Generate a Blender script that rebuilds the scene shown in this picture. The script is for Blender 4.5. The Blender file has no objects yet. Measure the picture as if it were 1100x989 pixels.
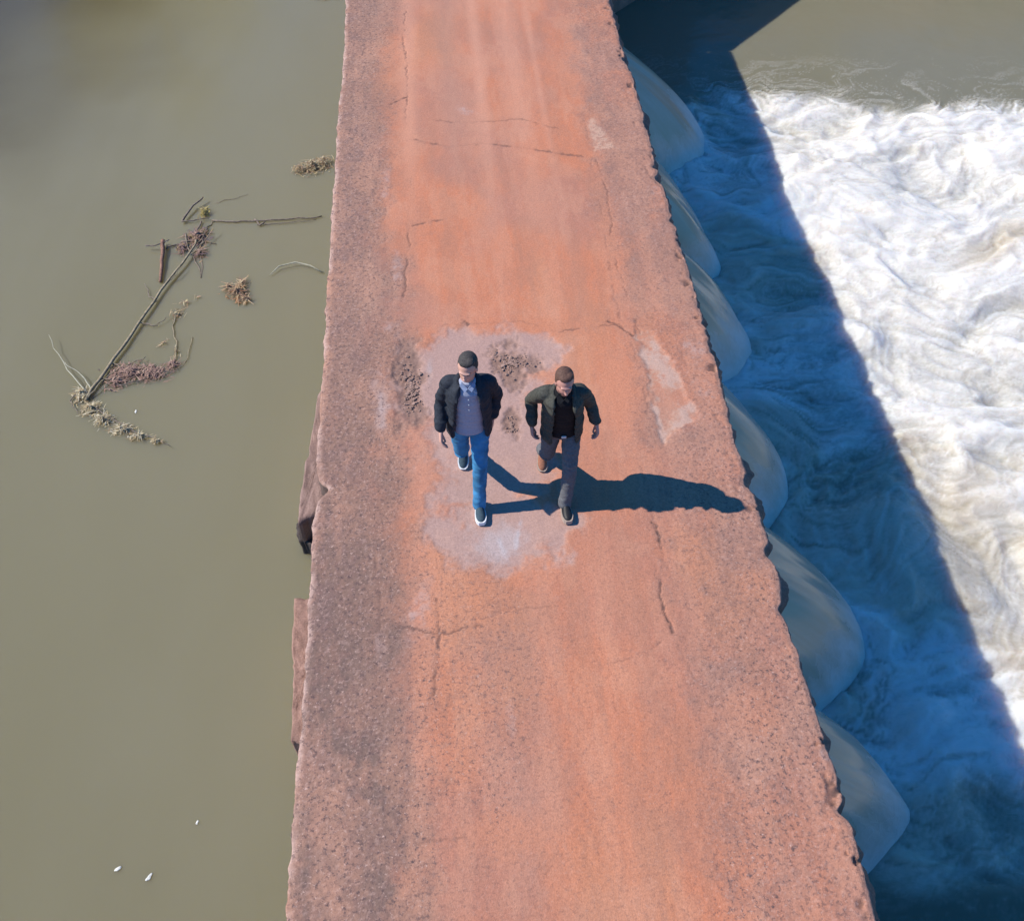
import bpy, bmesh, math, random
import numpy as np
from mathutils import Vector, Matrix
R = math.radians
random.seed(5)
rng = np.random.default_rng(7)
scene = bpy.context.scene
COL = scene.collection

# ---------------------------------------------------------------- camera, sky, sun, exposure
F, CAMH, YAW, PITCH = 1082.0, 7.22, R(-4.31), R(40)
cd = bpy.data.cameras.new('camera'); cam = bpy.data.objects.new('camera', cd); COL.objects.link(cam)
cam.location = (0, 0, CAMH); cam.rotation_euler = (PITCH, 0, YAW)
cd.sensor_width = 36; cd.lens = 36 * F / 1100; cd.clip_start = 0.1; cd.clip_end = 3000
scene.camera = cam

SUN_EL, TRAVEL = R(44.5), R(-7.5)          # the light travels towards +X, slightly towards -Y
W = bpy.data.worlds.new('World'); scene.world = W; W.use_nodes = True
nt = W.node_tree; bg = nt.nodes['Background']
sky = nt.nodes.new('ShaderNodeTexSky'); sky.sky_type = 'NISHITA'; sky.sun_disc = False
sky.sun_elevation = SUN_EL
sky.sun_rotation = math.pi / 2 - (TRAVEL + math.pi)
sky.ozone_density = 6.0; sky.dust_density = 0.2; sky.air_density = 1.0
tint = nt.nodes.new('ShaderNodeMix'); tint.data_type = 'RGBA'; tint.blend_type = 'MULTIPLY'
tint.inputs[0].default_value = 1; tint.inputs[7].default_value = (0.17, 0.66, 1.0, 1)
nt.links.new(sky.outputs[0], tint.inputs[6]); nt.links.new(tint.outputs[2], bg.inputs[0])
bg.inputs[1].default_value = 0.13
sd = bpy.data.lights.new('sun', 'SUN'); sd.energy = 4.2; sd.angle = R(0.5); sd.color = (1, 0.93, 0.82)
sun = bpy.data.objects.new('sun', sd); COL.objects.link(sun)
ld = Vector((math.cos(TRAVEL) * math.cos(SUN_EL), math.sin(TRAVEL) * math.cos(SUN_EL), -math.sin(SUN_EL)))
sun.rotation_euler = ld.to_track_quat('-Z', 'Y').to_euler(); sun.location = (-20, 5, 20)
scene.view_settings.view_transform = 'Standard'; scene.view_settings.look = 'None'
scene.view_settings.gamma = 1; scene.view_settings.use_curve_mapping = False
scene.view_settings.exposure = 0.45

# ---------------------------------------------------------------- helpers
def P(px, py, z=0.0):
    """photo pixel -> place on the level plane z (used once, to survey the scene)"""
    d = np.array([(px - 550) / F, -(py - 494.5) / F, -1.0])
    c, s = math.cos(PITCH), math.sin(PITCH); d = np.array([d[0], c * d[1] - s * d[2], s * d[1] + c * d[2]])
    c, s = math.cos(YAW), math.sin(YAW); d = np.array([c * d[0] - s * d[1], s * d[0] + c * d[1], d[2]])
    t = (z - CAMH) / d[2]
    return np.array([d[0] * t, d[1] * t])

def sstep(a, b, x):
    t = np.clip((x - a) / (b - a), 0, 1); return t * t * (3 - 2 * t)

def vnoise(x, y, seed=0):
    g = np.random.default_rng(seed + 1000).random((256, 256))
    xi = np.floor(x).astype(int); yi = np.floor(y).astype(int)
    fx = x - xi; fy = y - yi
    fx = fx ** 3 * (fx * (fx * 6 - 15) + 10); fy = fy ** 3 * (fy * (fy * 6 - 15) + 10)
    a = g[xi & 255, yi & 255]; b = g[(xi + 1) & 255, yi & 255]
    c = g[xi & 255, (yi + 1) & 255]; d = g[(xi + 1) & 255, (yi + 1) & 255]
    return (a * (1 - fx) + b * fx) * (1 - fy) + (c * (1 - fx) + d * fx) * fy

def fbm(x, y, seed=0, octv=4, gain=0.5):
    s = 0; a = 1; tot = 0
    for o in range(octv):
        s = s + a * vnoise(x * 2 ** o + 17.3 * o, y * 2 ** o + 5.1 * o, seed + o); tot += a; a *= gain
    return s / tot

def noise3(p, seed=0):
    return (vnoise(p[:, 0] + p[:, 2] * .7, p[:, 1] + p[:, 2] * .6, seed) + vnoise(p[:, 2], p[:, 0] * .8 - p[:, 1] * .6, seed + 3)
            + vnoise(p[:, 1] * .9 + 3, p[:, 2] * 1.1 + 7, seed + 5)) / 3 - 0.5

def link(o, parent=None):
    COL.objects.link(o)
    if parent: o.parent = parent
    return o

def tag(o, label=None, cat=None, group=None, kind=None):
    for k, v in (('label', label), ('category', cat), ('group', group), ('kind', kind)):
        if v: o[k] = v
    return o

def empty(name, loc, rz=0):
    o = bpy.data.objects.new(name, None); o.location = loc; o.rotation_euler = (0, 0, rz); o.empty_display_size = .2
    return link(o)

def mesh_np(name, verts, faces4, mat, parent=None, color=None, smooth=True, extra=None):
    verts = np.asarray(verts, dtype=np.float32); faces4 = np.asarray(faces4, dtype=np.int32)
    n = faces4.shape[1]
    me = bpy.data.meshes.new(name)
    me.vertices.add(len(verts)); me.vertices.foreach_set('co', verts.ravel())
    me.loops.add(faces4.size); me.loops.foreach_set('vertex_index', faces4.ravel())
    me.polygons.add(len(faces4)); me.polygons.foreach_set('loop_start', np.arange(0, faces4.size, n, dtype=np.int32))
    me.update(calc_edges=True)
    me.polygons.foreach_set('use_smooth', np.full(len(faces4), smooth))
    if color is not None:
        a = me.color_attributes.new('Col', 'FLOAT_COLOR', 'POINT')
        c = np.ones((len(verts), 4), dtype=np.float32); c[:, :3] = color; a.data.foreach_set('color', c.ravel())
    if extra is not None:
        for k, v in extra.items():
            a = me.attributes.new(k, 'FLOAT', 'POINT'); a.data.foreach_set('value', np.asarray(v, dtype=np.float32).ravel())
    me.materials.append(mat)
    return link(bpy.data.objects.new(name, me), parent)

def grid_faces(nu, nv):
    i = np.arange(nu * nv).reshape(nu, nv)
    return np.stack([i[:-1, :-1], i[1:, :-1], i[1:, 1:], i[:-1, 1:]], -1).reshape(-1, 4)

def bm_obj(name, bm, mat, parent=None, smooth=False):
    me = bpy.data.meshes.new(name); bmesh.ops.recalc_face_normals(bm, faces=bm.faces); bm.to_mesh(me); bm.free()
    me.materials.append(mat)
    if smooth:
        me.polygons.foreach_set('use_smooth', np.full(len(me.polygons), True))
    return link(bpy.data.objects.new(name, me), parent)

def tube(bm, pts, radii, sides=7, cap=True):
    pts = [Vector(p) for p in pts]; rings = []
    for k, p in enumerate(pts):
        d = (pts[min(k + 1, len(pts) - 1)] - pts[max(k - 1, 0)]).normalized()
        a = d.orthogonal().normalized() if abs(d.z) > .9 else d.cross(Vector((0, 0, 1))).normalized(); b_ = d.cross(a)
        rings.append([bm.verts.new(p + (a * math.cos(6.2832 * j / sides) + b_ * math.sin(6.2832 * j / sides)) * radii[k]) for j in range(sides)])
    for r0, r1 in zip(rings[:-1], rings[1:]):
        for j in range(sides): bm.faces.new((r0[j], r0[(j + 1) % sides], r1[(j + 1) % sides], r1[j]))
    if cap: bm.faces.new(rings[0][::-1]); bm.faces.new(rings[-1])

# ---------------------------------------------------------------- materials
def mat_new(name):
    m = bpy.data.materials.new(name); m.use_nodes = True
    return m, m.node_tree, m.node_tree.nodes['Principled BSDF']

def N(t, kind, **kw):
    n = t.nodes.new(kind)
    for k, v in kw.items():
        if k in n.inputs: n.inputs[k].default_value = v
        else: setattr(n, k, v)
    return n

def mat_simple(name, col, rough=.8, nscale=40, amt=.25, bump=.1, bscale=None, spec=.5, dist=.01, sheen=0):
    """a colour broken up by two sizes of noise, with a bump"""
    m, t, b = mat_new(name)
    tc = N(t, 'ShaderNodeTexCoord')
    n1 = N(t, 'ShaderNodeTexNoise', Scale=nscale, Detail=5.0); t.links.new(tc.outputs['Object'], n1.inputs['Vector'])
    r = N(t, 'ShaderNodeValToRGB'); r.color_ramp.elements[0].position = .3; r.color_ramp.elements[1].position = .7
    r.color_ramp.elements[0].color = tuple(c * (1 - amt) for c in col) + (1,)
    r.color_ramp.elements[1].color = tuple(min(1, c * (1 + amt)) for c in col) + (1,)
    t.links.new(n1.outputs[0], r.inputs[0]); t.links.new(r.outputs[0], b.inputs['Base Color'])
    n2 = N(t, 'ShaderNodeTexNoise', Scale=bscale or nscale * 2, Detail=4.0); t.links.new(tc.outputs['Object'], n2.inputs['Vector'])
    bp = N(t, 'ShaderNodeBump', Strength=bump, Distance=dist); t.links.new(n2.outputs[0], bp.inputs['Height'])
    t.links.new(bp.outputs[0], b.inputs['Normal'])
    b.inputs['Roughness'].default_value = rough; b.inputs['Specular IOR Level'].default_value = spec
    if sheen: b.inputs['Sheen Weight'].default_value = sheen
    return m

def mat_attr(name, rough=.85, spec=.3, nscale=120, amt=.3, bump=.4, dist=.006, bscale=90, pits=False):
    """vertex-coloured surface (real stains and grit), with fine speckle and bump from noise"""
    m, t, b = mat_new(name)
    a = N(t, 'ShaderNodeAttribute', attribute_name='Col')
    tc = N(t, 'ShaderNodeTexCoord')
    n1 = N(t, 'ShaderNodeTexNoise', Scale=nscale, Detail=4.0, Roughness=.7); t.links.new(tc.outputs['Object'], n1.inputs['Vector'])
    mr = N(t, 'ShaderNodeMapRange'); mr.inputs['From Min'].default_value = .3; mr.inputs['From Max'].default_value = .7
    mr.inputs['To Min'].default_value = 1 - amt; mr.inputs['To Max'].default_value = 1 + amt
    t.links.new(n1.outputs[0], mr.inputs[0])
    mx = N(t, 'ShaderNodeMix', data_type='RGBA', blend_type='MULTIPLY'); mx.inputs[0].default_value = 1
    t.links.new(a.outputs['Color'], mx.inputs[6]); t.links.new(mr.outputs[0], mx.inputs[7])
    if pits:
        ga = N(t, 'ShaderNodeAttribute', attribute_name='pits')
        n3 = N(t, 'ShaderNodeTexNoise', Scale=26.0, Detail=6.0, Roughness=.8); t.links.new(tc.outputs['Object'], n3.inputs['Vector'])
        m3 = N(t, 'ShaderNodeMapRange'); m3.inputs['From Min'].default_value = .52; m3.inputs['From Max'].default_value = .62; t.links.new(n3.outputs[0], m3.inputs[0])
        k3 = N(t, 'ShaderNodeMath', operation='MULTIPLY'); t.links.new(m3.outputs[0], k3.inputs[0]); t.links.new(ga.outputs['Fac'], k3.inputs[1])
        n4 = N(t, 'ShaderNodeTexNoise', Scale=34.0, Detail=5.0, Roughness=.8); t.links.new(tc.outputs['Object'], n4.inputs['Vector'])
        m4 = N(t, 'ShaderNodeMapRange'); m4.inputs['From Min'].default_value = .58; m4.inputs['From Max'].default_value = .66; t.links.new(n4.outputs[0], m4.inputs[0])
        k4 = N(t, 'ShaderNodeMath', operation='MULTIPLY'); t.links.new(m4.outputs[0], k4.inputs[0]); t.links.new(ga.outputs['Fac'], k4.inputs[1])
        k5 = N(t, 'ShaderNodeMath', operation='MULTIPLY'); t.links.new(k4.outputs[0], k5.inputs[0]); k5.inputs[1].default_value = .75
        x4 = N(t, 'ShaderNodeMix', data_type='RGBA'); x4.inputs[7].default_value = (.58, .38, .31, 1); t.links.new(k5.outputs[0], x4.inputs[0])
        x3 = N(t, 'ShaderNodeMix', data_type='RGBA'); x3.inputs[7].default_value = (.13, .080, .072, 1)
        t.links.new(k3.outputs[0], x3.inputs[0]); t.links.new(a.outputs['Color'], x3.inputs[6]); t.links.new(x3.outputs[2], x4.inputs[6]); t.links.new(x4.outputs[2], mx.inputs[6])
    t.links.new(mx.outputs[2], b.inputs['Base Color'])
    n2 = N(t, 'ShaderNodeTexNoise', Scale=bscale, Detail=5.0, Roughness=.65); t.links.new(tc.outputs['Object'], n2.inputs['Vector'])
    bp = N(t, 'ShaderNodeBump', Strength=bump, Distance=dist); t.links.new(n2.outputs[0], bp.inputs['Height'])
    t.links.new(bp.outputs[0], b.inputs['Normal'])
    b.inputs['Roughness'].default_value = rough; b.inputs['Specular IOR Level'].default_value = spec
    return m

M_deck = mat_attr('stained_concrete', .9, .25, 55, .16, .6, .006, 80, True)
M_side = mat_simple('mossy_concrete_side', (.10, .085, .07), .95, 6, .5, .9, 14, .2, .03)
M_ledge = mat_attr('broken_concrete', .92, .25, 60, .25, .7, .01, 60)
M_pier = mat_simple('wet_concrete', (.12, .105, .085), .6, 4, .4, .6, 12, .4, .03)
M_mud = mat_simple('dried_mud_clods', (.30, .19, .15), .95, 30, .4, .5, 60, .2, .006)
M_skin = mat_attr('skin', .5, .4, 60, .06, .12, .002, 300)
M_leaf = mat_attr('dead_leaves', .75, .3, 40, .25, .2, .004, 60)
M_stem = mat_simple('bleached_wood', (.30, .24, .15), .8, 25, .45, .5, 60, .3, .004)
M_stem2 = mat_simple('dark_wet_wood', (.20, .15, .11), .6, 25, .45, .5, 60, .4, .004)
M_reed = mat_simple('dry_reed', (.42, .39, .28), .7, 30, .2, .2, 60, .3, .002)
M_fleck = mat_simple('foam_scum', (.72, .70, .62), .8, 30, .15, .3, 60, .3, .004)

# still upstream water: turbid diffuse body under a smooth surface
M_still, t, b = mat_new('silty_still_water')
tc = N(t, 'ShaderNodeTexCoord')
mp = N(t, 'ShaderNodeMapping'); mp.inputs['Rotation'].default_value = (0, 0, .5); mp.inputs['Scale'].default_value = (.35, .12, .3)
t.links.new(tc.outputs['Object'], mp.inputs[0])
n1 = N(t, 'ShaderNodeTexNoise', Scale=1.0, Detail=3.0, Distortion=.8); t.links.new(mp.outputs[0], n1.inputs['Vector'])
r = N(t, 'ShaderNodeValToRGB'); r.color_ramp.elements[0].position = .3; r.color_ramp.elements[1].position = .75
r.color_ramp.elements[0].color = (.217, .190, .108, 1); r.color_ramp.elements[1].color = (.241, .215, .134, 1)
t.links.new(n1.outputs[0], r.inputs[0])
sa = N(t, 'ShaderNodeAttribute', attribute_name='tree_reflection'); sx = N(t, 'ShaderNodeMix', data_type='RGBA'); sx.inputs[7].default_value = (.095, .072, .026, 1)  # dark olive mixed into the water colour as the reflection of bank trees
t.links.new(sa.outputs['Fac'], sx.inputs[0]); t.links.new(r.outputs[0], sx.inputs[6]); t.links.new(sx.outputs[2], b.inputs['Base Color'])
n2 = N(t, 'ShaderNodeTexNoise', Scale=1.3, Detail=2.0); t.links.new(tc.outputs['Object'], n2.inputs['Vector'])
bp = N(t, 'ShaderNodeBump', Strength=.12, Distance=.03); t.links.new(n2.outputs[0], bp.inputs['Height']); t.links.new(bp.outputs[0], b.inputs['Normal'])
b.inputs['Roughness'].default_value = .12; b.inputs['IOR'].default_value = 1.33
b.inputs['Subsurface Weight'].default_value = .9; b.inputs['Subsurface Scale'].default_value = .7; b.inputs['Subsurface Radius'].default_value = (1, .8, .4)

# churned downstream water: foam amount is an attribute
def water_mat(name, mud, foamcol, sss=0):
    m, t, b = mat_new(name)
    fo = N(t, 'ShaderNodeAttribute', attribute_name='foam'); be = N(t, 'ShaderNodeAttribute', attribute_name='beige')
    tc = N(t, 'ShaderNodeTexCoord')
    mp = N(t, 'ShaderNodeMapping'); mp.inputs['Scale'].default_value = (1, 1.6, 1)
    t.links.new(tc.outputs['Object'], mp.inputs[0])
    n = N(t, 'ShaderNodeTexNoise', Scale=6.0, Detail=7.0, Distortion=1.6, Roughness=.62); t.links.new(mp.outputs[0], n.inputs['Vector'])
    ma = N(t, 'ShaderNodeMath', operation='MULTIPLY_ADD'); t.links.new(n.outputs[0], ma.inputs[0]); ma.inputs[1].default_value = .7; ma.inputs[2].default_value = -.35
    ad = N(t, 'ShaderNodeMath', operation='MULTIPLY')                       # noise matters only where there is some foam
    sm = N(t, 'ShaderNodeMath', operation='MULTIPLY', use_clamp=True); t.links.new(fo.outputs['Fac'], sm.inputs[0]); sm.inputs[1].default_value = 3
    t.links.new(ma.outputs[0], ad.inputs[0]); t.links.new(sm.outputs[0], ad.inputs[1])
    s2 = N(t, 'ShaderNodeMath', operation='ADD', use_clamp=True); t.links.new(fo.outputs['Fac'], s2.inputs[0]); t.links.new(ad.outputs[0], s2.inputs[1])
    c1 = N(t, 'ShaderNodeMix', data_type='RGBA'); c1.inputs[6].default_value = foamcol + (1,); c1.inputs[7].default_value = (.52, .43, .31, 1)
    t.links.new(be.outputs['Fac'], c1.inputs[0])
    c2 = N(t, 'ShaderNodeMix', data_type='RGBA'); c2.inputs[6].default_value = mud + (1,)
    t.links.new(s2.outputs[0], c2.inputs[0]); t.links.new(c1.outputs[2], c2.inputs[7]); t.links.new(c2.outputs[2], b.inputs['Base Color'])
    rr = N(t, 'ShaderNodeMapRange'); rr.inputs['To Min'].default_value = .18; rr.inputs['To Max'].default_value = .75
    t.links.new(s2.outputs[0], rr.inputs[0]); t.links.new(rr.outputs[0], b.inputs['Roughness'])
    hm = N(t, 'ShaderNodeMath', operation='MULTIPLY'); t.links.new(n.outputs[0], hm.inputs[0]); t.links.new(sm.outputs[0], hm.inputs[1])
    bp = N(t, 'ShaderNodeBump', Strength=.25, Distance=.03); t.links.new(hm.outputs[0], bp.inputs['Height']); t.links.new(bp.outputs[0], b.inputs['Normal'])
    b.inputs['IOR'].default_value = 1.33
    if sss and True:                                                     # aerated water lets light spread sideways, red farthest
        b.inputs['Subsurface Weight'].default_value = .7; b.inputs['Subsurface Scale'].default_value = sss; b.inputs['Subsurface Radius'].default_value = (1, .7, .5)
    return m
M_rapid = water_mat('churning_river_water', (.20, .185, .125), (.74, .71, .655), .5)
M_spill = water_mat('smooth_overflow_water', (.40, .36, .25), (.80, .80, .78))

# ---------------------------------------------------------------- terrain and banks (mostly beyond the frame)
XL, XR = -1.37, 2.62
gx = np.concatenate([np.linspace(-300, -40, 14), np.linspace(-38, 60, 99), np.linspace(65, 300, 14)])
gy = np.concatenate([np.linspace(-300, -22, 14), np.linspace(-20, 50, 71), np.linspace(54, 300, 14)])
GX, GY = np.meshgrid(gx, gy, indexing='ij')
wob = 2.5 * (fbm(GX * .12, GY * .12, 3) - .5)
far = sstep(21.3, 27, GY + wob * (np.abs(GX - .6) > 6) + 6 * sstep(-13, -18, GX)); near = sstep(-6, -12, GY + wob * (np.abs(GX - .6) > 6))
bank = np.maximum(far, near)
GZ = -6 + bank * 5.9 + bank * .5 * (fbm(GX * .2, GY * .2, 9) - .5) + sstep(40, 250, np.abs(GY - 8)) * 12 * fbm(GX * .01, GY * .01, 5)
GZ = np.where(np.abs(GX - .6) < 5, np.minimum(GZ, -.55), GZ)
M_ground, t, b = mat_new('earth_and_grass')
tc = N(t, 'ShaderNodeTexCoord'); n1 = N(t, 'ShaderNodeTexNoise', Scale=.35, Detail=8.0, Roughness=.65); t.links.new(tc.outputs['Object'], n1.inputs['Vector'])
r = N(t, 'ShaderNodeValToRGB'); r.color_ramp.elements[0].position = .42; r.color_ramp.elements[1].position = .58
r.color_ramp.elements[0].color = (.07, .09, .03, 1); r.color_ramp.elements[1].color = (.26, .13, .07, 1)
t.links.new(n1.outputs[0], r.inputs[0]); t.links.new(r.outputs[0], b.inputs['Base Color']); b.inputs['Roughness'].default_value = .95
bp = N(t, 'ShaderNodeBump', Strength=.8, Distance=.15); t.links.new(n1.outputs[0], bp.inputs['Height']); t.links.new(bp.outputs[0], b.inputs['Normal'])
g = mesh_np('ground', np.stack([GX, GY, GZ], -1).reshape(-1, 3), grid_faces(*GX.shape), M_ground); tag(g, kind='structure')

# ---------------------------------------------------------------- upstream water
UPZ = -0.9
ux = np.concatenate([np.linspace(-150, -12, 24), np.linspace(-11, 2.2, 110)]); uy = np.concatenate([np.linspace(-60, -4, 20), np.linspace(-3, 34, 120), np.linspace(36, 60, 10)])
UX, UY = np.meshgrid(ux, uy, indexing='ij')
UZ = UPZ + .006 * (fbm(UX * 1.1, UY * .8, 21) - .5)
g = mesh_np('upstream_water', np.stack([UX, UY, UZ], -1).reshape(-1, 3), grid_faces(*UX.shape), M_still, extra={'tree_reflection': .95 * np.maximum(sstep(5.0, 1.2, np.hypot((UX + 9.0) / 1.15, (UY - 17.6) / 1.9) + 1.6 * (fbm(UX * .6, UY * .6, 25, 4) - .5)), sstep(-9, -13, UX) * .6)}); tag(g, kind='structure')  # mask of the painted tree reflection, far left corner and beyond

# ---------------------------------------------------------------- downstream water: foam streaks advected along the flow
DNZ = -3.5
CEN = [(3.95, .98, .98), (5.98, 1.14, 1.08), (8.65, 1.25, 1.0), (11.25, 1.18, .96), (13.55, 1.20, 1.05), (16.6, 1.35, 1.15)]  # centre along the bridge, half width, reach
def lic(dx, x0, x1, y0, y1, seed, steps, u, v):
    nx, ny = u.shape
    src = np.random.default_rng(seed).random((nx, ny))
    src = .5 * src + .5 * np.repeat(np.repeat(np.random.default_rng(seed + 1).random((nx // 2 + 1, ny // 2 + 1)), 2, 0), 2, 1)[:nx, :ny]
    acc = src.copy(); tot = 1.0
    I, J = np.meshgrid(np.arange(nx, dtype=float), np.arange(ny, dtype=float), indexing='ij')
    for sgn in (1, -1):
        a, b_ = I.copy(), J.copy()
        for k in range(steps):
            ii = np.clip(a, 0, nx - 1).astype(int); jj = np.clip(b_, 0, ny - 1).astype(int)
            a = a + sgn * u[ii, jj]; b_ = b_ + sgn * v[ii, jj]
            ii = np.clip(np.rint(a), 0, nx - 1).astype(int); jj = np.clip(np.rint(b_), 0, ny - 1).astype(int)
            w = 1 - k / steps; acc += w * src[ii, jj]; tot += w
    acc /= tot
    return np.clip((acc - acc.mean()) / acc.std() * .25 + .5, 0, 1)

dx = .03
wx = np.arange(1.9, 17, dx); wy = np.arange(-3, 27, dx * 1.15)
WX, WY = np.meshgrid(wx, wy, indexing='ij')
warpx = WX + 1.2 * (fbm(WX * .5, WY * .5, 31, 3) - .5); warpy = WY + 1.6 * (fbm(WX * .5, WY * .5, 35, 3) - .5)
psi = fbm(warpx * .55, warpy * .75, 41, 4, .5) * 2.6 + .35 * vnoise(WX * 2.1, WY * 2.1, 47)
gu = np.gradient(psi, dx * 1.15, axis=1); gv = -np.gradient(psi, dx, axis=0)
u = 1.0 + 1.3 * gu; v = 1.3 * gv + .15
mag = np.sqrt(u * u + v * v) + 1e-3; u /= mag; v /= mag
L1 = lic(dx, 0, 0, 0, 0, 51, 26, u, v); L2 = lic(dx, 0, 0, 0, 0, 57, 60, u, v)
big = fbm(warpx * .55, warpy * .9, 61, 4)
# where the foam lies
fedge = 18.4 - .14 * (WX - 5.5) + 1.1 * (fbm(WX * .7, WY * .7, 71) - .5) + .35 * (L1 - .5)
nedge = 2.95 - .10 * (WX - 4) + .9 * (fbm(WX * .9, WY * .9, 75) - .5)
zone = sstep(0, -.8, WY - fedge) * sstep(-.1, .45, WY - nedge)
ridge = 1 - np.abs(2 * fbm(warpx * .9, warpy * 1.4, 81, 4) - 1)
stren = sstep(4.3, 6.3, WX)                                   # the jets plunge near the wall and froth up further out
foam = (.66 + .20 * stren + (.70 - .48 * stren) * (L2 - .5) + (.40 - .26 * stren) * (L1 - .5) + (1.6 - 1.0 * stren) * (big - .5) + .30 * (ridge - .78))
for (c_, h_, r_) in CEN:                                     # every jet froths up white where it lands
    dd = np.hypot((WX - (2.1 + 2.15 * r_)) / .75, (WY - c_ + .25) / (h_ * 1.15))
    foam = foam + .55 * sstep(1.5, .5, dd + .9 * (fbm(warpx * 1.6, warpy * 1.8, 99, 4) - .5)) * (.6 + .9 * (L1 - .3))
foam = np.clip(foam, 0.0, 1) * zone
foam = np.maximum(foam, .16 * sstep(2.0, 0, WY - fedge) * sstep(.5, .8, L2) * sstep(-1, 0, WY - nedge))
beige = np.clip(sstep(.50, .72, fbm(warpx * .42, warpy * .6, 91, 3)) * .75 + .06 + .45 * (.5 - L2), 0, .85)
edgef = sstep(0, 1.2, wx[-1] - WX)
WZ = DNZ + edgef * zone * (.50 * (big - .5) + .014 * (L1 - .5) + .14 * (ridge - .8) + .012 * (L2 - .5)) + .02 * edgef * (fbm(WX * 1.2, WY * 1.2, 95) - .5)
g = mesh_np('downstream_water', np.stack([WX, WY, WZ], -1).reshape(-1, 3), grid_faces(*WX.shape), M_rapid, extra={'foam': foam, 'beige': beige}); tag(g, kind='structure')
# calmer river further down
hx = np.concatenate([[1.9], np.linspace(wx[-1], 180, 60)]); hy = np.concatenate([np.linspace(-60, wy[0], 20), np.linspace(wy[-1], 60, 12)])
hx = np.insert(hx, 1, np.linspace(1.9, wx[-1], 10)[1:-1])
HX, HY = np.meshgrid(hx, hy, indexing='ij'); fc = grid_faces(*HX.shape)
cxm = HX.ravel()[fc].mean(1); cym = HY.ravel()[fc].mean(1)
fc = fc[~((cxm < wx[-1]) & (cym > wy[0]) & (cym < wy[-1]))]
edge_z = np.full(HX.shape, DNZ)
o = mesh_np('downstream_water', np.stack([HX, HY, edge_z], -1).reshape(-1, 3), fc, M_rapid,
            extra={'foam': .75 * sstep(55, 16, HX) * sstep(20, 14, HY) * sstep(0, 4, HY), 'beige': np.full(HX.shape, .4)}); tag(o, kind='structure')

# ---------------------------------------------------------------- the bridge
bridge = empty('concrete_bridge', (0.6, 8, 0))
tag(bridge, 'low concrete causeway bridge covered in red dust with crumbling edges, crossing the whole picture', 'bridge')
def to_bridge(o):
    o.parent = bridge; o.matrix_parent_inverse = Matrix.Translation((-.6, -8, 0)); return o

ys = np.concatenate([np.arange(-14, 1.2, .05), np.arange(1.2, 8, .0125), np.arange(8, 16.2, .018), np.arange(16.2, 20.31, .06)])
us = np.linspace(0, 1, 300)
def edge_noise(y, seed):
    return .020 * (fbm(y * .8, y * 0 + 3, seed, 2) - .5) * 2 + .020 * (fbm(y * 7, y * 0 + 9, seed + 4, 4, .75) - .5) * 2
eL = XL + edge_noise(ys, 101); eR = XR + edge_noise(ys, 111) - .018 * sstep(.74, .90, vnoise(ys * 4.3, ys * 0 + 2, 119))
# the broken notches the photo shows
def notch(y, c, w, d): return d * np.exp(-((y - c) / w) ** 2)
yn = P(346, 525)[1]; eL += notch(ys, yn, .08, .10) + .04 * sstep(yn + .5, yn, ys)* sstep(yn-.6,yn,ys)
for p, d, w in (((716, 190), .07, .10), ((708, 178), .05, .05), ((727, 235), .05, .07), ((762, 345), .04, .05), ((852, 590), .05, .07), ((916, 868), .06, .05), ((870, 650), .04, .1), ((823, 515), .04, .08), ((672, 62), .04, .08)):
    eR -= notch(ys, P(*p)[1], w, d)
DXg = eL[None, :] + (eR - eL)[None, :] * us[:, None]; DYg = np.repeat(ys[None, :], len(us), 0)

def segdist(X, Y, pts, jitter=.03, seed=0):
    jx = jitter * (fbm(X * 6, Y * 6, 200 + seed, 4, .65) - .5) * 2; jy = jitter * (fbm(X * 6 + 40, Y * 6, 220 + seed, 4, .65) - .5) * 2
    jx = jx + .022 * (vnoise(X * 26, Y * 26, 240 + seed) - .5); jy = jy + .022 * (vnoise(X * 26 + 9, Y * 26, 245 + seed) - .5)
    xx, yy = X + jx, Y + jy; d = np.full(X.shape, 9.)
    for (a, b2) in zip(pts[:-1], pts[1:]):
        ax, ay = a; bx, by = b2; vx, vy = bx - ax, by - ay
        tt = np.clip(((xx - ax) * vx + (yy - ay) * vy) / (vx * vx + vy * vy + 1e-9), 0, 1)
        d = np.minimum(d, np.hypot(xx - ax - tt * vx, yy - ay - tt * vy))
    return d
def PX(*pp): return [tuple(P(*p)) for p in pp]
def blob(X, Y, px, py, rx, ry, seed=0, rag=.5, rot=0, soft=.35):
    """ragged stain with its centre and radii (m)"""
    c = P(px, py); ex, ey = X - c[0], Y - c[1]
    cs, sn = math.cos(rot), math.sin(rot); ex, ey = cs * ex + sn * ey, -sn * ex + cs * ey
    d = np.hypot(ex / rx, ey / ry) + rag * (fbm(X * 3.5, Y * 3.0, 300 + seed, 5, .72) - .5) * 2.6
    return sstep(1, 1 - soft, d)

X, Y = DXg, DYg
def C(r_, g_, b_): return np.array([r_, g_, b_])
def mixc(base, col, m): return base * (1 - m[..., None]) + col * m[..., None]
f1 = fbm(X * 1.3, Y * .8, 121, 5); f2 = fbm(X * 5, Y * 4, 125, 5, .6); f3 = fbm(X * 22, Y * 18, 131, 4, .7); f4 = vnoise(X * 70, Y * 60, 137)
col = np.zeros(X.shape + (3,)) + C(.515, .192, .104)
col = mixc(col, C(.43, .186, .122), sstep(.35, .7, f1))
col = mixc(col, C(.51, .215, .118), sstep(.55, .72, fbm(X * .9, Y * .5, 141, 4)) * .8)
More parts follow.
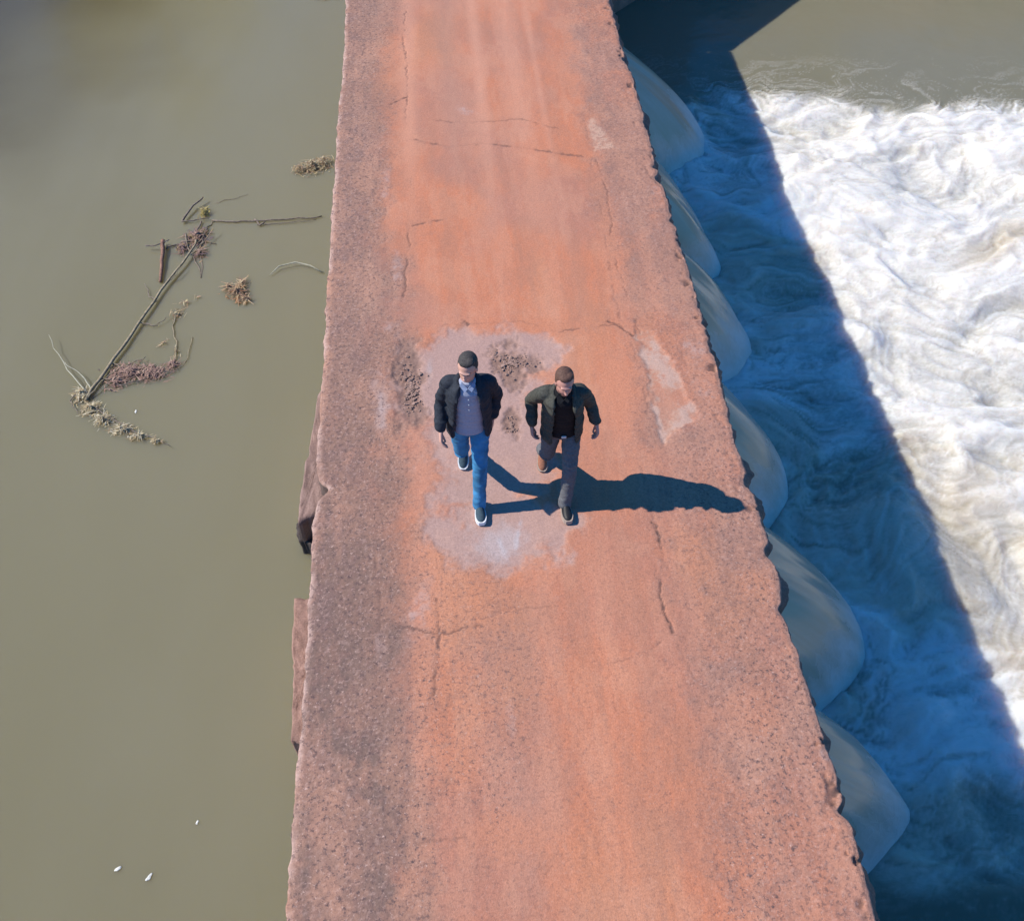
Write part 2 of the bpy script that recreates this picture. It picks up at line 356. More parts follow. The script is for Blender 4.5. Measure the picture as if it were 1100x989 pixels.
# grey-purple worn margins either side of the red wheel strip
xl_in = -.72 + .30 * (fbm(Y * .6, X * 1.2, 151, 3) - .5) * 2 + .09 * sstep(9, 5, Y) ; xr_in = 1.72 + .30 * (fbm(Y * .5, X * 1.1, 155, 3) - .5) * 2
mL = sstep(.36, -.26, X - xl_in + .6 * (f2 - .5)); mR = sstep(-.18, .42, X - xr_in + .5 * (f2 - .5))
marg = C(.295, .172, .126)
col = mixc(col, marg, mL * .9); col = mixc(col, C(.19, .120, .095), mL * sstep(9, 3, Y) * (.45 + .55 * sstep(.42, .6, fbm(X * 3, Y * 2.2, 199, 4)))); col = mixc(col, C(.37, .190, .135), mR * (.40 + .5 * sstep(.45, .6, fbm(X * 1.6, Y * 1.2, 159, 4))))
dk = sstep(.5, .68, f2) * .5 + sstep(.50, .75, f3) * .5
col = mixc(col, C(.20, .125, .110), np.clip(dk * (mL * .75 + mR * .45), 0, 1))
# grit, coarser and darker nearer the camera end
nearw = sstep(9, 3, Y)
grit = sstep(.52, .70, f3) * (.5 + .5 * f4)
patchy = sstep(.42, .62, fbm(X * 1.1 + 4, Y * .9, 163, 4))
col = mixc(col, C(.235, .125, .095), np.clip(grit * (.16 + .32 * nearw * patchy + .25 * mL + .12 * mR), 0, 1))
col = mixc(col, C(.56, .37, .31), sstep(.74, .86, vnoise(X * 62, Y * 55, 167)) * (.10 + .22 * mL + .18 * mR) * .8)
# centre greyer at the near end
col = mixc(col, C(.34, .20, .155), blob(X, Y, 560, 790, .42, 1.5, 11, .7, soft=.8) * .25)
col = mixc(col, C(.30, .19, .16), blob(X, Y, 545, 690, .5, .5, 12, .7, soft=.8) * .25)
# irregular traffic stains drawn out along the bridge
st1 = fbm(X * 4.5, Y * .7, 191, 5, .62); st2 = fbm(X * 2.2 + 8, Y * 1.6, 195, 6, .68)
col = mixc(col, C(.36, .180, .120), sstep(.52, .66, st1) * .28 * (1 - mL)); col = mixc(col, C(.56, .29, .19), sstep(.50, .36, st1) * .20)
col = mixc(col, C(.34, .170, .115), sstep(.54, .66, st2) * .22); col = mixc(col, C(.55, .27, .17), sstep(.46, .34, st2) * .25)
# red dust heaps
for q, (px, py, rx, ry, s) in enumerate([(455, 720, .16, .75, .8), (545, 900, .45, .30, .7), (470, 560, .22, .8, .5), (655, 250, .15, 2.4, .45), (800, 760, .4, .35, .5), (665, 420, .3, .8, .75), (700, 300, .14, 1.2, .3), (470, 130, .3, .8, .4), (600, 75, .3, .8, .35), (660, 640, .35, .8, .35), (440, 150, .10, 3, .5)]):
    col = mixc(col, C(.53, .215, .122), blob(X, Y, px, py, rx, ry, 20 + q, .45, soft=.8) * s * .8)
# smooth long wheel streaks at the far end
fe = sstep(9.5, 12.5, Y)
for xc, w_, s in ((-.42, .12, .5), (.55, .10, .55), (1.05, .16, .4), (1.35, .05, .35)):
    col = mixc(col, C(.60, .30, .20), np.exp(-((X - xc - .08 * (fbm(Y * .3, Y * 0, 171, 2) - .5)) / w_) ** 2) * (.25 + .75 * fe) * s)
col = mixc(col, C(.40, .215, .155), np.exp(-((X - .12) / .22) ** 2) * fe * .5)
# pale silt left by a puddle, round the two men
pale = np.maximum.reduce([blob(X, Y, 500, 400, .90, .72, 31, .36), blob(X, Y, 530, 480, .72, 1.0, 32, .36), blob(X, Y, 540, 572, .80, .50, 33, .40), blob(X, Y, 560, 380, .62, .36, 34, .4)])
col = mixc(col, C(.405, .262, .222), pale * .90)
col = mixc(col, C(.50, .30, .23), pale * sstep(.5, .7, f2) * .35)
col = mixc(col, C(.44, .345, .325), blob(X, Y, 540, 582, .36, .24, 35, .8, soft=.9) * .8)
col = mixc(col, C(.44, .33, .30), np.maximum(blob(X, Y, 410, 440, .10, .55, 38, .9, soft=.9), blob(X, Y, 462, 400, .05, .5, 39, .9, soft=.9)) * .7)
col = mixc(col, C(.46, .40, .40), np.maximum(blob(X, Y, 538, 585, .05, .22, 36, .9, rot=.25, soft=.95), blob(X, Y, 556, 578, .03, .2, 37, .9, rot=-.2, soft=.95)) * .8)
for q, (px, py, rx, ry, s) in enumerate([(378, 430, .16, .22, .65), (408, 430, .12, .35, .45), (427, 287, .06, .30, .7), (415, 195, .07, .4, .4), (410, 690, .05, .28, .6), (443, 672, .14, .18, .55), (600, 372, .09, .08, .6),
                                          (550, 782, .06, .17, .55), (420, 350, .1, .1, .4), (600, 600, .2, .1, .5), (500, 120, .25, .16, .55), (760, 420, .14, .22, .5), (745, 375, .12, .12, .4), (705, 205, .1, .1, .3), (455, 640, .1, .3, .35), (890, 810, .05, .05, .6), (735, 135, .1, .1, .0)]):
    col = mixc(col, C(.50, .36, .32), blob(X, Y, px, py, rx, ry, 40 + q, 1.1, soft=.95) * s * (.25 + .75 * sstep(.40, .58, f3)) * (.4 + .6 * sstep(.4, .55, f2)))
# bare pale patches where the surface has flaked
def poly(X, Y, pts, soft=.03, seed=0):
    pts = PX(*pts); jx = .22 * (fbm(X * 4, Y * 4, 400 + seed, 5, .65) - .5); xx, yy = X + jx, Y - jx
    d = np.full(X.shape, -9.); 
    for (ax, ay), (bx, by) in zip(pts, pts[1:] + pts[:1]):
        nx_, ny_ = by - ay, -(bx - ax); l = math.hypot(nx_, ny_); d = np.maximum(d, ((xx - ax) * nx_ + (yy - ay) * ny_) / l)
    return sstep(soft, -soft, d)
pm = poly(X, Y, [(682, 352), (711, 478), (746, 452), (742, 425), (700, 355)], .03, 1)
if pm.max() < .5 or pm.mean() > .2: pm = poly(X, Y, [(682, 352), (711, 478), (746, 452), (742, 425), (700, 355)][::-1], .03, 1)
col = mixc(col, C(.52, .31, .22), pm * (.25 + .75 * sstep(.42, .56, f2 * .6 + f3 * .4)) * (.35 + .65 * sstep(.45, .0, X - np.interp(Y, [P(711, 478)[1], P(682, 352)[1]], [P(711, 478)[0], P(682, 352)[0]]))) * .85)
col = mixc(col, C(.50, .36, .30), pm * sstep(.45, .6, f2) * .5)
pm2 = poly(X, Y, [(630, 128), (640, 164), (664, 160), (640, 128)], .03, 2)
if pm2.max() < .5 or pm2.mean() > .2: pm2 = poly(X, Y, [(630, 128), (640, 164), (664, 160), (640, 128)][::-1], .03, 2)
col = mixc(col, C(.56, .35, .25), pm2 * .7 * (.3 + .7 * sstep(.4, .55, f3)))
# mud in the potholes
mud = np.maximum.reduce([blob(X, Y, 441, 418, .19, .66, 61, .9, soft=.7), blob(X, Y, 548, 392, .32, .30, 62, 1.0, soft=.7), blob(X, Y, 549, 452, .10, .24, 63, 1.1, soft=.7)])
col = mixc(col, C(.25, .150, .115), mud * (.80 + .20 * sstep(.42, .6, f3)))
# cracks
crk = np.zeros(X.shape); rough = np.zeros(X.shape)
CR = [([(436, 5), (433, 40), (438, 95), (436, 130)], .5, .8), ([(420, 112), (437, 104)], 1.0, 1.4), ([(437, 240), (440, 262), (436, 290), (432, 318)], .55, 1),
      ([(443, 242), (476, 235)], .6, .9), ([(640, 170), (652, 205), (658, 262), (672, 318), (690, 360)], .45, .7), ([(628, 130), (648, 240), (660, 320), (688, 395), (700, 470)], .25, .7),
      ([(600, 356), (640, 350), (665, 348), (674, 356)], .45, .9), ([(655, 345), (668, 352), (680, 360)], .7, 1.1),
      ([(702, 560), (712, 600), (710, 640), (718, 665), (722, 680)], .75, .9), ([(690, 500), (702, 560)], .3, .8), ([(722, 680), (690, 702), (650, 712)], .3, .7), ([(722, 680), (745, 725), (770, 760)], .2, .7),
      ([(468, 642), (470, 680), (467, 745)], .6, .9), ([(428, 672), (470, 680), (520, 672)], .55, .9), ([(530, 655), (600, 650)], .25, .8), ([(395, 345), (440, 352), (480, 350)], .2, .8),
      ([(445, 905), (500, 900)], .3, .8), ([(700, 890), (735, 880)], .25, .8), ([(441, 150), (480, 158), (520, 154), (570, 160), (625, 168)], .55, 1.5), ([(460, 128), (500, 132), (560, 128), (600, 138)], .35, 1.2),
      ([(490, 352), (500, 346), (505, 350)], .7, 1.2), ([(690, 175), (700, 190), (712, 200)], .5, .9), ([(700, 545), (705, 620)], .25, .7), ([(345, 545), (352, 500), (347, 470)], .3, 1),
      ([(770, 230), (800, 260)], .0, .8), ([(402, 600), (408, 660), (404, 700)], .3, 1.0), ([(475, 350), (560, 345), (600, 356)], .2, .8), ([(385, 120), (420, 112)], .3, .8)]
for q, (pts, s, w_) in enumerate(CR):
    d = segdist(X, Y, PX(*pts), .035, q % 5)
    brk = .15 + .85 * sstep(.40, .56, fbm(X * 5 + q, Y * 5, 500 + q, 3, .6))
    crk = np.maximum(crk, s * sstep(.017 * w_, .004 * w_, d) * brk)
    rough = np.maximum(rough, .45 * s * sstep(.10, .0, d))
col = mixc(col, C(.40, .21, .145), rough * sstep(.4, .6, f3) * .5)
col = mixc(col, C(.11, .065, .055), np.clip(crk * 1.15, 0, 1))
# the crumbled, paler lip of the left side, and chips on the right lip with their shade painted in
lipL = sstep(.055, .0, X - eL[None, :] + .03 * (f3 - .5)); lipR = sstep(.05, .0, eR[None, :] - X + .04 * (f3 - .5))
col = mixc(col, C(.52, .35, .29), lipL * sstep(.3, .6, f2) * .75)
col = mixc(col, C(.42, .25, .19), lipR * .5)
chip_and_shade = sstep(.66, .76, fbm(X * 9, Y * 9, 181, 3)) * sstep(.16, .02, eR[None, :] - X)
col = mixc(col, C(.12, .075, .06), chip_and_shade * .8)
hgt = (.006 * (f1 - .5) + .006 * (f2 - .5) * (1 + .4 * mL + .4 * mR) + .005 * (f3 - .5) * (.35 + .7 * nearw + .7 * mL + .5 * mR) * (1 - .6 * pale * (1 - mud)) - .012 * crk - .025 * mud + .020 * mud * f3
       - .010 * pale - .012 * pm + .010 * rough * (f3 - .5) - .03 * chip_and_shade - .02 * lipL * f3 - .025 * lipR * f3)
hgt = hgt - .012 * np.clip(np.abs(X - .62) / 2, 0, 1) ** 4
# cross-section continues down both sides of the slab
nside = 9
def side(e, sgn, seed):
    A, B = [], []
    for k in range(1, nside + 1):
        z = -.42 * k / nside
        off = .035 * (fbm(ys * 6, ys * 0 + k * .5, seed, 4, .6) - .5) * 2 - .05 * sstep(.2, 1, k / nside) * fbm(ys * 2, ys * 0 + k * .3, seed + 7, 3)
        A.append(e + sgn * off); B.append(np.full_like(e, z) + hgt[0 if sgn < 0 else -1])
    A, B = np.array(A), np.array(B)
    if sgn > 0:                                     # below the broken lip the rough core of the slab stands proud of the top
        pr = .030 + .05 * sstep(.45, .8, fbm(ys * 2.2, ys * 0 + 4, 671, 4, .6)) + .02 * vnoise(ys * 15, ys * 0, 673)
        A[1:4] += pr[None] + .015 * (fbm(np.tile(ys * 12, (3, 1)), np.arange(3)[:, None] * 1.3 + 0 * ys[None], 675, 2) - .5)
        A[0] += .3 * pr
    return A, B
sLx, sLz = side(eL, -1, 611); sRx, sRz = side(eR, 1, 631)
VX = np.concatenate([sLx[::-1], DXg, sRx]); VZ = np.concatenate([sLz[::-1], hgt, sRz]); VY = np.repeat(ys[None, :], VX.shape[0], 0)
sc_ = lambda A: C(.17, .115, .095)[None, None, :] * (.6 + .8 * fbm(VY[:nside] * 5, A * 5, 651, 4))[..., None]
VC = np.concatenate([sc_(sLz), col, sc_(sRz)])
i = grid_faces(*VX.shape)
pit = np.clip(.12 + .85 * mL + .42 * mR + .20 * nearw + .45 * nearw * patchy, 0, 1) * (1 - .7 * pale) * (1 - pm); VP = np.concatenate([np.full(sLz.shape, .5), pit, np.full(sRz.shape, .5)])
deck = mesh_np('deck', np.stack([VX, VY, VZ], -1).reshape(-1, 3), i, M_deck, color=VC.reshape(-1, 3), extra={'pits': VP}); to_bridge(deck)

def rough_block(name, x0, x1, y0, y1, z0, z1, mat, seed, amp=.03, res=.12, parent=True):
    bm = bmesh.new(); bmesh.ops.create_cube(bm, size=1)
    for v_ in bm.verts: v_.co = ((x0 + x1) / 2 + v_.co.x * (x1 - x0), (y0 + y1) / 2 + v_.co.y * (y1 - y0), (z0 + z1) / 2 + v_.co.z * (z1 - z0))
    for axis, (a0, a1) in enumerate(((x0, x1), (y0, y1), (z0, z1))):
        n_ = min(60, max(0, int((a1 - a0) / res) - 1))
        for k in range(n_):
            co = [0, 0, 0]; no = [0, 0, 0]; co[axis] = a0 + (a1 - a0) * (k + 1) / (n_ + 1); no[axis] = 1
            bmesh.ops.bisect_plane(bm, geom=bm.verts[:] + bm.edges[:] + bm.faces[:], plane_co=co, plane_no=no)
    p = np.array([v_.co[:] for v_ in bm.verts])
    for ax in range(3):
        n_ = noise3(p * 3 + ax * 9, seed + ax) * 2 * amp + noise3(p * 11 + ax * 5, seed + ax + 20) * amp
        for v_, d_ in zip(bm.verts, n_): v_.co[ax] += d_
    o = bm_obj(name, bm, mat); 
    if parent: to_bridge(o)
    return o
# underside, weir wall with openings: piers between the outlets
rough_block('deck_underside', XL + .12, XR - .14, -14, 20.25, -.62, -.30, M_side, 5, .02, .4)
cy = [c for c, _, _ in CEN]
allc = [-9.1, -6.6, -4.1, -1.5, 1.0] + cy + [19.0]
mids = [(a + b_) / 2 for a, b_ in zip(allc[:-1], allc[1:])]
for k, m_ in enumerate([-11.5] + mids + [20.0]):
    rough_block('pier', XL + .2, XR - .28, m_ - .22, m_ + .22, -5.6, -.6, M_pier, 30 + k, .03, .3)
rough_block('weir_wall', 1.75, 2.10, -13.5, 20.2, -5.6, -1.06, M_pier, 77, .03, .4)
rough_block('apron', 2.1, 2.75, -13.5, 20.2, -5.8, -3.75, M_pier, 78, .05, .4)

# broken lower slabs along the left side
def plan_slab(name, pix, z, thick, colr, seed, dark=None):
    """irregular slab: outline in plan, rough top, real thickness"""
    pts = [P(px, py, z) for px, py in pix]
    c = np.mean(pts, 0); n_ = len(pts); rings = 14; sub = 10
    out = []
    for k in range(n_):
        a, b2 = np.array(pts[k]), np.array(pts[(k + 1) % n_])
        for q in range(sub): out.append(a + (b2 - a) * q / sub)
    out = np.array(out); m_ = len(out)
    nn = (fbm(out[:, 0] * 9, out[:, 1] * 9, seed, 4, .6) - .5) * .07; dirs = out - c; dirs /= np.linalg.norm(dirs, axis=1)[:, None] + 1e-6
    out = out + dirs * nn[:, None]
    V = []
    for rr in range(rings):
        V.append(np.column_stack([c + (out - c) * (rr + .02) / (rings - 1), np.full(m_, z)]))
    for k in range(1, 7):
        V.append(np.column_stack([out - dirs * (.03 * k / 6 + .03 * (fbm(out[:, 0] * 7 + k, out[:, 1] * 7, seed + 2, 3)[:, None] - .5)), np.full(m_, z - thick * k / 6)]))
    V = np.array(V); 
    top = V[:rings]; top[..., 2] += .05 * (fbm(top[..., 0] * 4, top[..., 1] * 4, seed + 5, 4) - .5) + .025 * (fbm(top[..., 0] * 20, top[..., 1] * 20, seed + 6, 3) - .5)
    V[rings - 1, :, 2] -= .02
    idx = np.arange(V.shape[0] * m_).reshape(V.shape[0], m_)
    fs = np.stack([idx[:-1], idx[1:], np.roll(idx[1:], -1, 1), np.roll(idx[:-1], -1, 1)], -1).reshape(-1, 4)
    Vf = V.reshape(-1, 3); g_ = fbm(Vf[:, 0] * 14, Vf[:, 1] * 14 + Vf[:, 2] * 9, seed + 9, 4, .6)
    cc = np.array(colr)[None] * (.55 + .9 * g_)[:, None]
    return to_bridge(mesh_np(name, Vf, fs[:, ::-1], M_ledge, color=cc))
plan_slab('broken_ledge_or_dark_hole', [(352, 400), (341, 425), (332, 480), (322, 530), (320, 562), (330, 556), (346, 552), (372, 540), (372, 400)], -.34, .50, (.27, .175, .145), 701)
plan_slab('broken_ledge_or_dark_hole', [(344, 640), (316, 643), (313, 690), (315, 740), (312, 795), (330, 800), (350, 800), (356, 640)], -.30, .5, (.30, .175, .135), 711)
plan_slab('broken_ledge_or_dark_hole', [(336, 556), (318, 560), (321, 580), (334, 584), (352, 580), (352, 556)], -.66, .4, (.07, .055, .05), 721)  # near-black slab, its colour stands in for the dark hole beside the ledge

# flared abutments where the causeway reaches the banks
def abutment(y0, y1, sgn):
    bm = bmesh.new()
    pl = [(XL - .02, y0), (XR, y0), (XR + 3.9, y0 + sgn * 4.1), (XR + 4.2, y1), (XL - 4.2, y1), (XL - 3.5, y0 + sgn * 4.1)]
    top = [bm.verts.new((x, y, -.012)) for x, y in pl]; bot = [bm.verts.new((x, y, -6)) for x, y in pl]
    bm.faces.new(top); bm.faces.new(bot[::-1])
    for k in range(6): bm.faces.new((top[k], bot[k], bot[(k + 1) % 6], top[(k + 1) % 6]))
    return to_bridge(bm_obj('abutment', bm, mat_simple('dusty_concrete', (.40, .20, .14), .9, 3, .3, .5, 20, .2, .02)))
abutment(20.3, 32, 1); abutment(-14, -26, -1)

# ---------------------------------------------------------------- smooth tongues of water pouring out of the culverts
LBL = ['smooth grey water tongue pouring from under the right edge, nearest the bottom of the photo',
       'broad smooth water tongue below the shadow of the men, second from the bottom',
       'smooth water tongue beside the deck just above the long shadow of the men',
       'narrow smooth water tongue showing level with the heads of the men',
       'smooth tan grey water tongue beside the crumbled dark notches of the right edge',
       'farthest smooth water tongue, beside calm dark water at the top of the photo']
for q, (c, hw, rc) in enumerate(CEN):
    nu, nv = 70, 80
    U, V_ = np.meshgrid(np.linspace(0, 1, nu), np.linspace(-1, 1, nv), indexing='ij')
    rs = np.clip(1 - np.abs(V_) ** 2.3, 0, 1) ** (1 / 2.1)
    lump = fbm(V_ * 1.3 + q * 7, U * .8, 811 + q, 2) - .5
    reach = 2.45 * rc * rs * (1 + .28 * lump) * sstep(0, 1, U) ** .55 * .92
    Xs = 2.05 + .15 * U + reach * (.25 * U + .75 * np.sqrt(U))
    Zs = -1.02 - .10 * (1 - rs) - 2.55 * (.35 * U + .65 * U ** 2.1) - .12 * (1 - rs) * U
    Ys = c + hw * V_ * (1 + .14 * U) - .10 * U
    rip = .05 * (fbm(V_ * 8 + q, U * 1.1, 821, 4, .6) - .5) * U
    Xs = Xs + rip
    fo_ = sstep(.72, 1.0, U + .25 * (fbm(V_ * 6, U * 5, 831 + q, 3) - .5)) * .75 + .10 * sstep(.45, .75, fbm(V_ * 9, U * 1.0, 841 + q, 4, .65)) + .12 * (fbm(V_ * 3, U * 2, 861 + q, 3) - .4) 
    o = mesh_np('water_spill', np.stack([Xs, Ys - c, Zs], -1).reshape(-1, 3), grid_faces(nu, nv), M_spill, extra={'foam': fo_, 'beige': np.full(U.shape, .3)})
    o.location = (0, c, 0)
    tag(o, LBL[q], 'spilling water', 'tongues of water pouring from the culverts')

# ---------------------------------------------------------------- mud clods in the potholes
def clods():
    bm = bmesh.new(); rr = random.Random(3)
    spots = []
    for (px, py, rx, ry, n_, s_) in ((441, 418, .16, .62, 330, 1), (548, 388, .30, .26, 300, 1), (549, 455, .10, .24, 70, .8), (462, 465, .25, .12, 50, .7), (470, 520, .35, .45, 60, .4)):
        c = P(px, py)
        for k in range(n_):
            a = rr.uniform(0, 6.28); d = abs(rr.gauss(0, .52)) * (.75 + .35 * math.sin(a * 3 + px))
            x, y = c[0] + math.cos(a) * d * rx, c[1] + math.sin(a) * d * ry
            spots.append((x, y, rr.uniform(.003, .013) * (1.7 if rr.random() < .10 else 1) * s_))
    for x, y, s in spots:
        m_ = Matrix.Translation((x, y, -.016 + s * .2)) @ Matrix.Rotation(rr.uniform(0, 6), 4, 'Z') @ Matrix.Diagonal((s * rr.uniform(.8, 1.6), s * rr.uniform(.7, 1.2), s * rr.uniform(.25, .5), 1))
        v0 = len(bm.verts); bmesh.ops.create_icosphere(bm, subdivisions=1, radius=1, matrix=m_)
        bm.verts.ensure_lookup_table()
        for v_ in bm.verts[v0:]: v_.co += Vector((rr.uniform(-.2, .2), rr.uniform(-.2, .2), rr.uniform(-.2, .2))) * s
    o = bm_obj('mud_rubble', bm, M_mud); tag(o, 'small brown mud clods scattered in the shallow potholes beside the men', 'mud rubble', kind='stuff')
clods()

# ---------------------------------------------------------------- floating debris
def wiggle(pix, z0, z1, n_, amp, rr):
    P3 = [np.array([*P(px, py, UPZ), 0]) for px, py in pix]
    L = len(P3) - 1; out = []
    for k in range(n_ + 1):
        s_ = k / n_ * L; i_ = min(int(s_), L - 1); f_ = s_ - i_; p = P3[i_] * (1 - f_) + P3[i_ + 1] * f_
        p = p + np.array([rr.uniform(-amp, amp), rr.uniform(-amp, amp), 0]); p[2] = UPZ + z0 + (z1 - z0) * k / n_ + rr.uniform(-amp, amp) * .4
        out.append(p)
    return out
def stick(name, pix, r0, r1, mat, parent, origin, z0=.02, z1=.02, n_=14, amp=.012, seed=1):
    rr = random.Random(seed); pts = wiggle(pix, z0, z1, n_, amp, rr); bm = bmesh.new()
    pts = [p - origin for p in pts]
    tube(bm, pts, [r0 + (r1 - r0) * k / n_ for k in range(n_ + 1)])
    return bm_obj(name, bm, mat, parent, True)
def leaf_clump(name, spots, n_, size, palette, parent, origin, seed, zr=(.0, .07)):
    """many small curled leaves and twiglets: spots = (px, py, radius x, radius y)"""
    rr = random.Random(seed); V, Fc, Cc = [], [], []
    wts = [s[2] * s[3] for s in spots]
    for k in range(n_):
        sp = rr.choices(spots, wts)[0]; c = P(sp[0], sp[1], UPZ); a = rr.uniform(0, 6.28); d = min(1.15, abs(rr.gauss(0, .55))); strand = rr.random() < .38
        p = np.array([c[0] + math.cos(a) * d * sp[2], c[1] + math.sin(a) * d * sp[3], UPZ + rr.uniform(*zr) * max(.05, 1.1 - d)]) - origin
        L = size * (rr.uniform(1.4, 3.2) if strand else rr.uniform(.4, 1.2)); w_ = L * (.06 if strand else rr.uniform(.15, .42)); tlk = .15 if strand else 1; h = rr.uniform(0, 6.28); tl = rr.uniform(-.5, .6)
        dx_, dy_ = math.cos(h), math.sin(h); b0 = len(V); cu = rr.uniform(-.3, .3) * L * tlk; tl *= tlk
        for s_, ww, zz in ((-.5, .25, 0), (0, 1, cu), (.5, .15, 0)):
            q = p + np.array([dx_ * s_ * L, dy_ * s_ * L, tl * s_ * L + zz])
            V += [q + np.array([-dy_, dx_, rr.uniform(-.3, .3)]) * w_ * ww * .5, q - np.array([-dy_, dx_, 0]) * w_ * ww * .5]
        Fc += [[b0, b0 + 1, b0 + 3, b0 + 2], [b0 + 2, b0 + 3, b0 + 5, b0 + 4]]
        cl = np.array(rr.choice(palette)) * rr.uniform(.7, 1.25); Cc += [cl] * 6
    return mesh_np(name, np.array(V), np.array(Fc), M_leaf, parent, color=np.array(Cc), smooth=False)
BROWN = [(.38, .24, .13), (.30, .18, .11), (.48, .35, .20), (.22, .15, .10)]
PALE = [(.48, .40, .24), (.40, .31, .17), (.32, .23, .13), (.55, .48, .34)]
RUST = [(.33, .20, .15), (.28, .165, .13), (.38, .25, .18), (.22, .14, .11)]
def org(px, py): p = P(px, py, UPZ); return np.array([p[0], p[1], UPZ])

O = org(150, 360)
br = empty('floating_branch', O); tag(br, 'long thin bare branch with clotted leaves at its lower end, floating slantwise', 'branch')
stick('stem', [(92, 432), (120, 392), (152, 348), (180, 305), (206, 275), (212, 262)], .019, .012, M_stem, br, O, .03, .05, 18, .012, 2)
for s_, pix in enumerate([[(96, 425), (80, 408), (64, 385), (55, 366)], [(100, 420), (88, 405), (72, 396)], [(206, 276), (222, 262), (232, 250)], [(95, 430), (112, 412), (128, 402)], [(180, 305), (190, 300), (196, 290)]]):
    stick('twig', pix, .008, .003, M_reed if s_ < 2 else M_stem, br, O, .03, .09, 9, .01, 30 + s_)
leaf_clump('leaf_clump', [(88, 425, .10, .14), (98, 440, .13, .10), (112, 452, .14, .08), (132, 462, .14, .07), (150, 470, .12, .04), (168, 475, .10, .02)], 760, .06, PALE, br, O, 4)
for s_, pix in enumerate([[(120, 392), (135, 396), (158, 386)], [(110, 408), (135, 415), (170, 404), (192, 398)], [(152, 348), (166, 352), (180, 344)], [(98, 436), (120, 450), (150, 468), (185, 480)], [(86, 420), (76, 432), (84, 446)], [(168, 325), (160, 318), (156, 306)]]):
    stick('twig', pix, .008, .003, M_stem2, br, O, .02, .03, 10, .018, 70 + s_)
O = org(200, 235)
b2 = empty('driftwood_twig', O); tag(b2, 'short forked twig with yellow leaves at the top of the floating debris', 'twig')
stick('stem', [(196, 240), (208, 224), (220, 217)], .014, .010, M_stem2, b2, O, .03, .07, 8, .008, 6)
stick('twig', [(196, 240), (212, 238), (226, 236)], .010, .006, M_stem2, b2, O, .03, .03, 8, .01, 7)
leaf_clump('leaf_clump', [(219, 230, .07, .12)], 70, .06, [(.45, .36, .10), (.34, .27, .10), (.26, .2, .1)], b2, O, 8, (.02, .09))
O = org(280, 238)
b3 = empty('driftwood_stick', O); tag(b3, 'thin dark knotty stick floating level and touching the left side of the bridge', 'stick')
stick('stem', [(228, 237), (252, 239), (276, 238), (310, 236), (346, 234)], .011, .008, M_stem2, b3, O, .01, .02, 18, .012, 9)
stick('stem', [(276, 242), (310, 240), (340, 237)], .006, .004, M_stem2, b3, O, .01, .02, 12, .01, 10)
stick('twig', [(232, 218), (250, 214), (268, 210)], .004, .002, M_stem2, b3, O, .0, .01, 8, .02, 12)
stick('twig', [(274, 236), (280, 243), (286, 240)], .014, .007, M_stem2, b3, O, .0, .03, 4, .01, 13)
O = org(315, 290)
rd = empty('reed_stalk', O); tag(rd, 'single pale curved reed stalk floating against the left side of the bridge', 'reed')
bm = bmesh.new()
cp = [P(290, 297, UPZ), P(300, 289, UPZ), P(318, 285, UPZ), P(334, 288, UPZ), P(347, 294, UPZ)]
tube(bm, [(cp[k][0] - O[0], cp[k][1] - O[1], .02 + .03 * math.sin(k * .8)) for k in range(5)], [.003, .008, .009, .009, .008]); bm_obj('stem', bm, M_reed, rd, True)
O = org(212, 262)
rt = empty('root_tangle', O); tag(rt, 'tangled purple brown roots hanging below the forked twig', 'roots')
leaf_clump('leaf_clump', [(212, 255, .16, .20), (216, 272, .08, .16), (196, 268, .08, .14)], 330, .08, RUST + [(.16, .11, .12), (.3, .2, .1)], rt, O, 14, (.0, .06))
for s_, pix in enumerate([[(200, 252), (206, 275), (217, 298)], [(214, 262), (222, 246), (230, 238)], [(178, 268), (190, 262), (204, 266)], [(216, 240), (210, 254), (212, 268)], [(222, 246), (214, 270), (218, 300)], [(196, 262), (214, 258), (232, 262)]]): stick('root', pix, .010, .005, M_stem2, rt, O, .02, .0, 9, .02, 50 + s_)
O = org(174, 285)
b4 = empty('driftwood_post', O); tag(b4, 'short rust brown broken stub floating upright beside the long branch', 'driftwood')
stick('stem', [(176, 262), (175, 280), (173, 304)], .028, .020, mat_simple('red_brown_wood', (.24, .13, .09), .8, 30, .4, .5, 60, .3, .004), b4, O, .06, .02, 9, .008, 15)
stick('twig', [(158, 268), (168, 268), (184, 262)], .010, .007, M_stem2, b4, O, .06, .07, 8, .012, 16)
O = org(258, 315)
c5 = leaf_clump('leaf_clump', [(255, 315, .14, .12), (261, 322, .13, .09), (260, 306, .07, .13), (247, 311, .10, .09)], 260, .08, BROWN + [(.42, .2, .09)], None, O, 17, (0, .09)); c5.location = O
tag(c5, 'small ragged orange brown leaf clump floating alone near the bridge side', 'leaf clump')
O = org(150, 402)
c6 = leaf_clump('weed_mat', [(140, 400, .30, .16), (165, 402, .22, .14), (125, 410, .14, .14), (185, 392, .10, .07)], 900, .07, RUST, None, O, 18, (-.005, .05)); c6.location = O
tag(c6, 'rust brown matted weed floating beside the lower end of the branch', 'weed mat')
O = org(190, 345)
c7 = empty('weed_strand', O); tag(c7, 'loose thin strand of dead weed curling right of the long branch', 'weed')
leaf_clump('leaf_clump', [(190, 338, .09, .14), (200, 326, .10, .05), (212, 320, .08, .03), (175, 370, .06, .07), (190, 378, .05, .16)], 110, .05, BROWN + PALE[:2], c7, O, 19, (0, .04))
stick('stem', [(190, 335), (186, 352), (190, 372), (188, 398)], .008, .005, M_stem, c7, O, .01, .01, 10, .012, 21)
stick('stem', [(206, 362), (202, 385), (190, 400)], .005, .003, M_stem, c7, O, .01, .01, 8, .01, 22)
O = org(332, 181)
